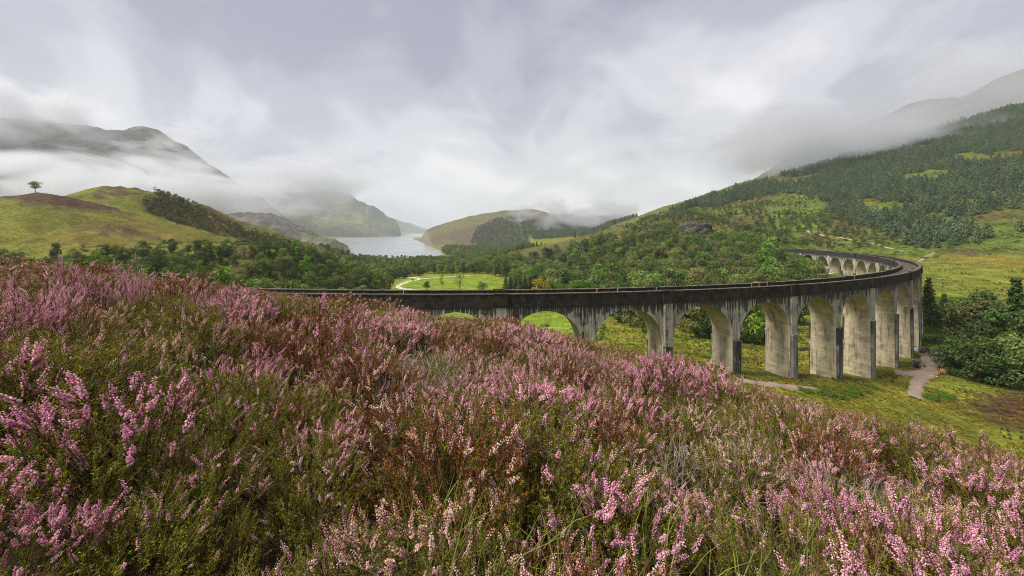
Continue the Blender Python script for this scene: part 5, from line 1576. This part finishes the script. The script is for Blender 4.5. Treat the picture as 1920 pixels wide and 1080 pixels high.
for k, (px_, Yb, s, lab) in enumerate(((800, 3.6, 1.25, 'grey bare twig bush in the middle of the heather'), (770, 3.9, 1.1, 'grey bare twig bush beside the middle one'), (655, 4.4, 1.1, 'pale forked dead twigs below the parapet end'),
        (830, 3.2, 1.0, 'grey bare twigs nearest the viewer in the middle'), (745, 3.1, 0.9, 'low grey dead twigs by the green tussock'), (1010, 5.2, 1.0, 'brownish bare twigs on the brow below the second arch'),
        (1420, 2.6, 1.0, 'dark bare twig bush low on the slope, toward the stream side'), (1590, 2.2, 1.0, 'dark twiggy bush among pink flowers below the path'), (1270, 2.4, 0.9, 'leggy bare twigs below the third arch'), (120, 2.0, 0.8, 'brown bare twigs near the left edge'))):
    x = (px_ - 960) / F * Yb
    o = bpy.data.objects.new('twig_bush', TW[k % 3]); scene.collection.objects.link(o)
    o.location = (x, Yb, float(height(np.array([x]), np.array([Yb]))[0]) - 0.02)
    o.scale = (s, s, s); o.rotation_euler = (0, 0, k * 1.3)
    tag(o, lab, 'bush')

# grass: tufts among the heather and tussocks on the open slopes
def tuft(seed, nb=26, L=0.4, w=0.0028, spread=0.5):
    rg = np.random.default_rng(seed)
    V, Q, T = [], [], []
    for k in range(nb):
        a = rg.uniform(0, 2 * pi); le = L * rg.uniform(0.5, 1.1); sp = spread * rg.uniform(0.15, 1.0)
        d = np.array((cos(a), sin(a), 0)); s_ = np.array((-sin(a), cos(a), 0))
        b0 = np.array((rg.normal(0, 0.035), rg.normal(0, 0.035), -0.02)) * (L / 0.4)
        n_ = 5
        for j in range(n_):
            u = j / (n_ - 1)
            c = b0 + d * le * sp * u ** 1.8 + np.array((0, 0, 1)) * le * (u - 0.55 * sp * u ** 2.6)
            ww = w * (1 - u ** 2) + 0.0003
            V += [c - s_ * ww, c + s_ * ww]
        o_ = len(V) - 2 * n_
        Q += [(o_ + 2 * j, o_ + 2 * j + 1, o_ + 2 * j + 3, o_ + 2 * j + 2) for j in range(n_ - 1)]
        T += [(rg.random(), rg.random(), 0)] * (2 * n_)
    return np.array(V), np.array(Q), np.array(T)
GT = []
for k in range(4):
    v, f, t = tuft(600 + k, 24, 0.42, 0.0026, 0.6 + 0.15 * k)
    GT.append(mesh_obj('grass_source_%d' % k, v, f, m_grass, link=False, cols={'tint': t}))
n_ = 480
a = rg.uniform(-0.93, 0.93, n_); r = 0.95 + 16 * rg.random(n_) ** 1.9
gx, gy = np.sin(a) * r, np.cos(a) * r
kp = fbm(gx / 0.8, gy / 0.8, 2, 241) > 0.47
gx, gy = gx[kp], gy[kp]
scatter_stuff('grass', GT, np.stack([gx, gy, height(gx, gy)], 1), rg.uniform(0, 6.28, len(gx)), rg.uniform(0.7, 1.25, len(gx)), 'thin green grass blades growing up through the heather')
GG = []
for k in range(3):
    v, f, t = tuft(620 + k, 40, 0.42, 0.022, 1.1)
    GG.append(mesh_obj('tussock_source_%d' % k, v, f, m_grass_g, link=False, cols={'tint': t}))
n_ = 60000
gx = rg.uniform(-30, 170, n_); gy = rg.uniform(16, 150, n_)
pxx = 960 + F * gx / gy
kp = (pxx > 900) & (pxx < 1960) & (rg.random(n_) > heather_zone(gx, gy) * 0.8) & (fbm(gx / 5, gy / 5, 3, 251) > 0.42) & via_clear(gx, gy, 3.4)
gx, gy = gx[kp], gy[kp]
scatter_stuff('grass', GG, np.stack([gx, gy, height(gx, gy)], 1), rg.uniform(0, 6.28, len(gx)), rg.uniform(0.6, 1.3, len(gx)), 'golden rough grass tussocks on the slope below the viaduct')
# brown dying heather thinning out over the brow
n_ = 9000
gx = rg.uniform(-10, 130, n_); gy = rg.uniform(16, 100, n_)
kp = (rg.random(n_) < np.clip(heather_zone(gx * 0.55, gy * 0.55) - heather_zone(gx, gy) * 0.7 + sstep(26, 10, np.hypot(gx - 118, (gy - 88) * 1.6)), 0, 1)) & (fbm(gx / 6, gy / 6, 3, 261) > 0.45) & via_clear(gx, gy, 4)
gx, gy = gx[kp], gy[kp]
src = []
for q, p in enumerate([HProto('r', heather(350 + k, 0.5, 0.5, 24, 4, 7, 0.1, 5, 5, 2.2, 3.2), (m_hstem, mm, m_fl_rose), '').merged for k, mm in ((0, m_hl_red), (1, m_hl_dark), (2, m_hl_dark))]):
    p.name = 'brow_source_%d' % q; src.append(p)
scatter_stuff('heather_ground_cover', src, np.stack([gx, gy, height(gx, gy)], 1), rg.uniform(0, 6.28, len(gx)), rg.uniform(0.8, 1.5, len(gx)), 'scattered brown heather clumps where the slope turns to grass')

# rushes on the wet ground and dead litter under the heather
RU = []
m_rush = tint_mat('rushes', [(0.075, 0.095, 0.022), (0.12, 0.13, 0.03), (0.17, 0.13, 0.04)], 0.7, 0.2)
for k in range(3):
    v, f, t = tuft(640 + k, 44, 0.7, 0.02, 0.55)
    RU.append(mesh_obj('rush_source_%d' % k, v, f, m_rush, link=False, cols={'tint': t}))
n_ = 26000
gx = rg.uniform(-30, 330, n_); gy = rg.uniform(20, 300, n_)
kp = (960 + F * gx / gy > 880) & (960 + F * gx / gy < 1960) & (heather_zone(gx, gy) < 0.3) & (fbm(gx / 11, gy / 11, 4, 271) > 0.53) & via_clear(gx, gy, 3.6) & (poly_sd(gx, gy, FIELD) > 2)
gx, gy = gx[kp], gy[kp]
scatter_stuff('grass', RU, np.stack([gx, gy, height(gx, gy)], 1), rg.uniform(0, 6.28, len(gx)), rg.uniform(0.7, 1.5, len(gx)), 'dark clumps of rushes on the wet ground round the piers')
n_ = 9000
a = rg.uniform(-0.95, 0.95, n_); r = 0.8 + 5 * rg.random(n_) ** 1.3
lx, ly = np.sin(a) * r, np.cos(a) * r
A = np.stack([lx, ly, height(lx, ly) + 0.004 + 0.012 * rg.random(n_)], 1)
dd = rg.normal(0, 1, (n_, 3)); dd[:, 2] = rg.normal(0.06, 0.12, n_); dd /= np.linalg.norm(dd, axis=1)[:, None]
V, Q = sticks(A, A + dd * rg.uniform(0.03, 0.14, n_)[:, None], np.full(n_, 0.0016), np.full(n_, 0.0009))
lit = mesh_obj('leaf_litter', V, Q, m_hstem, cols={'tint': np.repeat(np.stack([rg.random(n_) * 0.6, rg.random(n_), np.zeros(n_)], 1), 6, 0)})
tag(lit, 'dead stalks and litter on the peat under the heather', None, None, 'stuff')
# ------------------------------------------------------------------ air and low cloud
print('haze')
m_haze = bpy.data.materials.new('haze_air')
m_haze.use_nodes = True
hn, hl = m_haze.node_tree.nodes, m_haze.node_tree.links
hn.remove(hn['Principled BSDF'])
pv = hn.new('ShaderNodeVolumePrincipled')
pv.inputs['Color'].default_value = (0.88, 0.93, 1.0, 1)
pv.inputs['Density'].default_value = 0.00008
pv.inputs['Anisotropy'].default_value = 0.1
hl.new(pv.outputs[0], hn['Material Output'].inputs['Volume'])
v, f = box((0, 0, -72), (26400, 26400, 1472))
haze = mesh_obj('haze', v, f, m_haze)
tag(haze, 'thin pale haze filling the valley', None, None, 'stuff')

def mist_mat(name, dens, scale, lo, hi, seed, soft=0.55):
    m = bpy.data.materials.new(name)
    m.use_nodes = True
    n, l = m.node_tree.nodes, m.node_tree.links
    n.remove(n['Principled BSDF'])
    g = G(n, l)
    oc = n.new('ShaderNodeTexCoord').outputs['Object']
    pp = g.vmath('ADD', g.pos(), (seed * 913.0, seed * 377.0, seed * 151.0))
    nz = g.noise(g.vmath('MULTIPLY', pp, (1.0, 0.3, 1.7)), scale, 6.0, 0.6, 0.7)
    ln = n.new('ShaderNodeVectorMath'); ln.operation = 'LENGTH'; l.new(oc, ln.inputs[0])
    fall = g.math('SUBTRACT', 1.0, ln.outputs['Value'])
    d = g.ramp(g.math('ADD', g.math('MULTIPLY', fall, soft), g.math('MULTIPLY', g.math('SUBTRACT', nz, 0.5), 1.75)), lo, hi)
    d = g.math('MULTIPLY', d, g.ramp(fall, 0.0, 0.25))
    pv = n.new('ShaderNodeVolumePrincipled')
    pv.inputs['Color'].default_value = (0.80, 0.815, 0.85, 1)
    pv.inputs['Anisotropy'].default_value = 0.35
    l.new(g.math('MULTIPLY', d, dens), pv.inputs['Density'])
    l.new(pv.outputs[0], n['Material Output'].inputs['Volume'])
    return m

def mist(px0, px1, py0, py1, Y, depth, dens, scale, lo, hi, seed, label, soft=0.55, yaw=0.0):
    """a bank of low cloud Y metres away, spanning that width and height"""
    c0, c1 = P(px0, py1, Y), P(px1, py0, Y)
    c = (c0 + c1) / 2
    v, f = box((0, 0, -1), (2, 2, 2))
    o = mesh_obj('mist_bank', v, f, mist_mat('mist', dens, scale, lo, hi, seed, soft))
    o.location = c
    o.scale = ((c1[0] - c0[0]) / 2, depth / 2, (c1[2] - c0[2]) / 2)
    o.rotation_euler = (0, 0, yaw)
    tag(o, label, None, None, 'stuff')
    return o

mist(-420, 660, 278, 450, 1750, 560, 0.015, 0.0045, 0.0, 0.34, 1, 'white mist bank lying between the turf knoll and the dark peak')
mist(-560, 240, 120, 350, 2000, 420, 0.013, 0.0045, 0.0, 0.36, 2, 'cloud wrapped around the shoulder of the dark peak')
mist(330, 760, 285, 412, 3500, 800, 0.0065, 0.0028, 0.0, 0.34, 3, 'white mist drifting across the lochside mountain')
mist(1290, 1880, 175, 385, 840, 380, 0.019, 0.0085, 0.03, 0.38, 4, 'mist drifting along the crest of the pine hillside', 0.5)
mist(1560, 2150, 60, 300, 1250, 380, 0.0042, 0.006, 0.02, 0.38, 5, 'cloud hiding the high ridge above the pines')
mist(930, 1250, 366, 440, 1420, 240, 0.012, 0.011, 0.06, 0.36, 6, 'thin wisps of mist over the conifers of the low hill')
mist(170, 460, 215, 345, 2180, 200, 0.006, 0.009, 0.08, 0.36, 7, 'torn wisps of cloud across the face of the dark peak', 0.4)
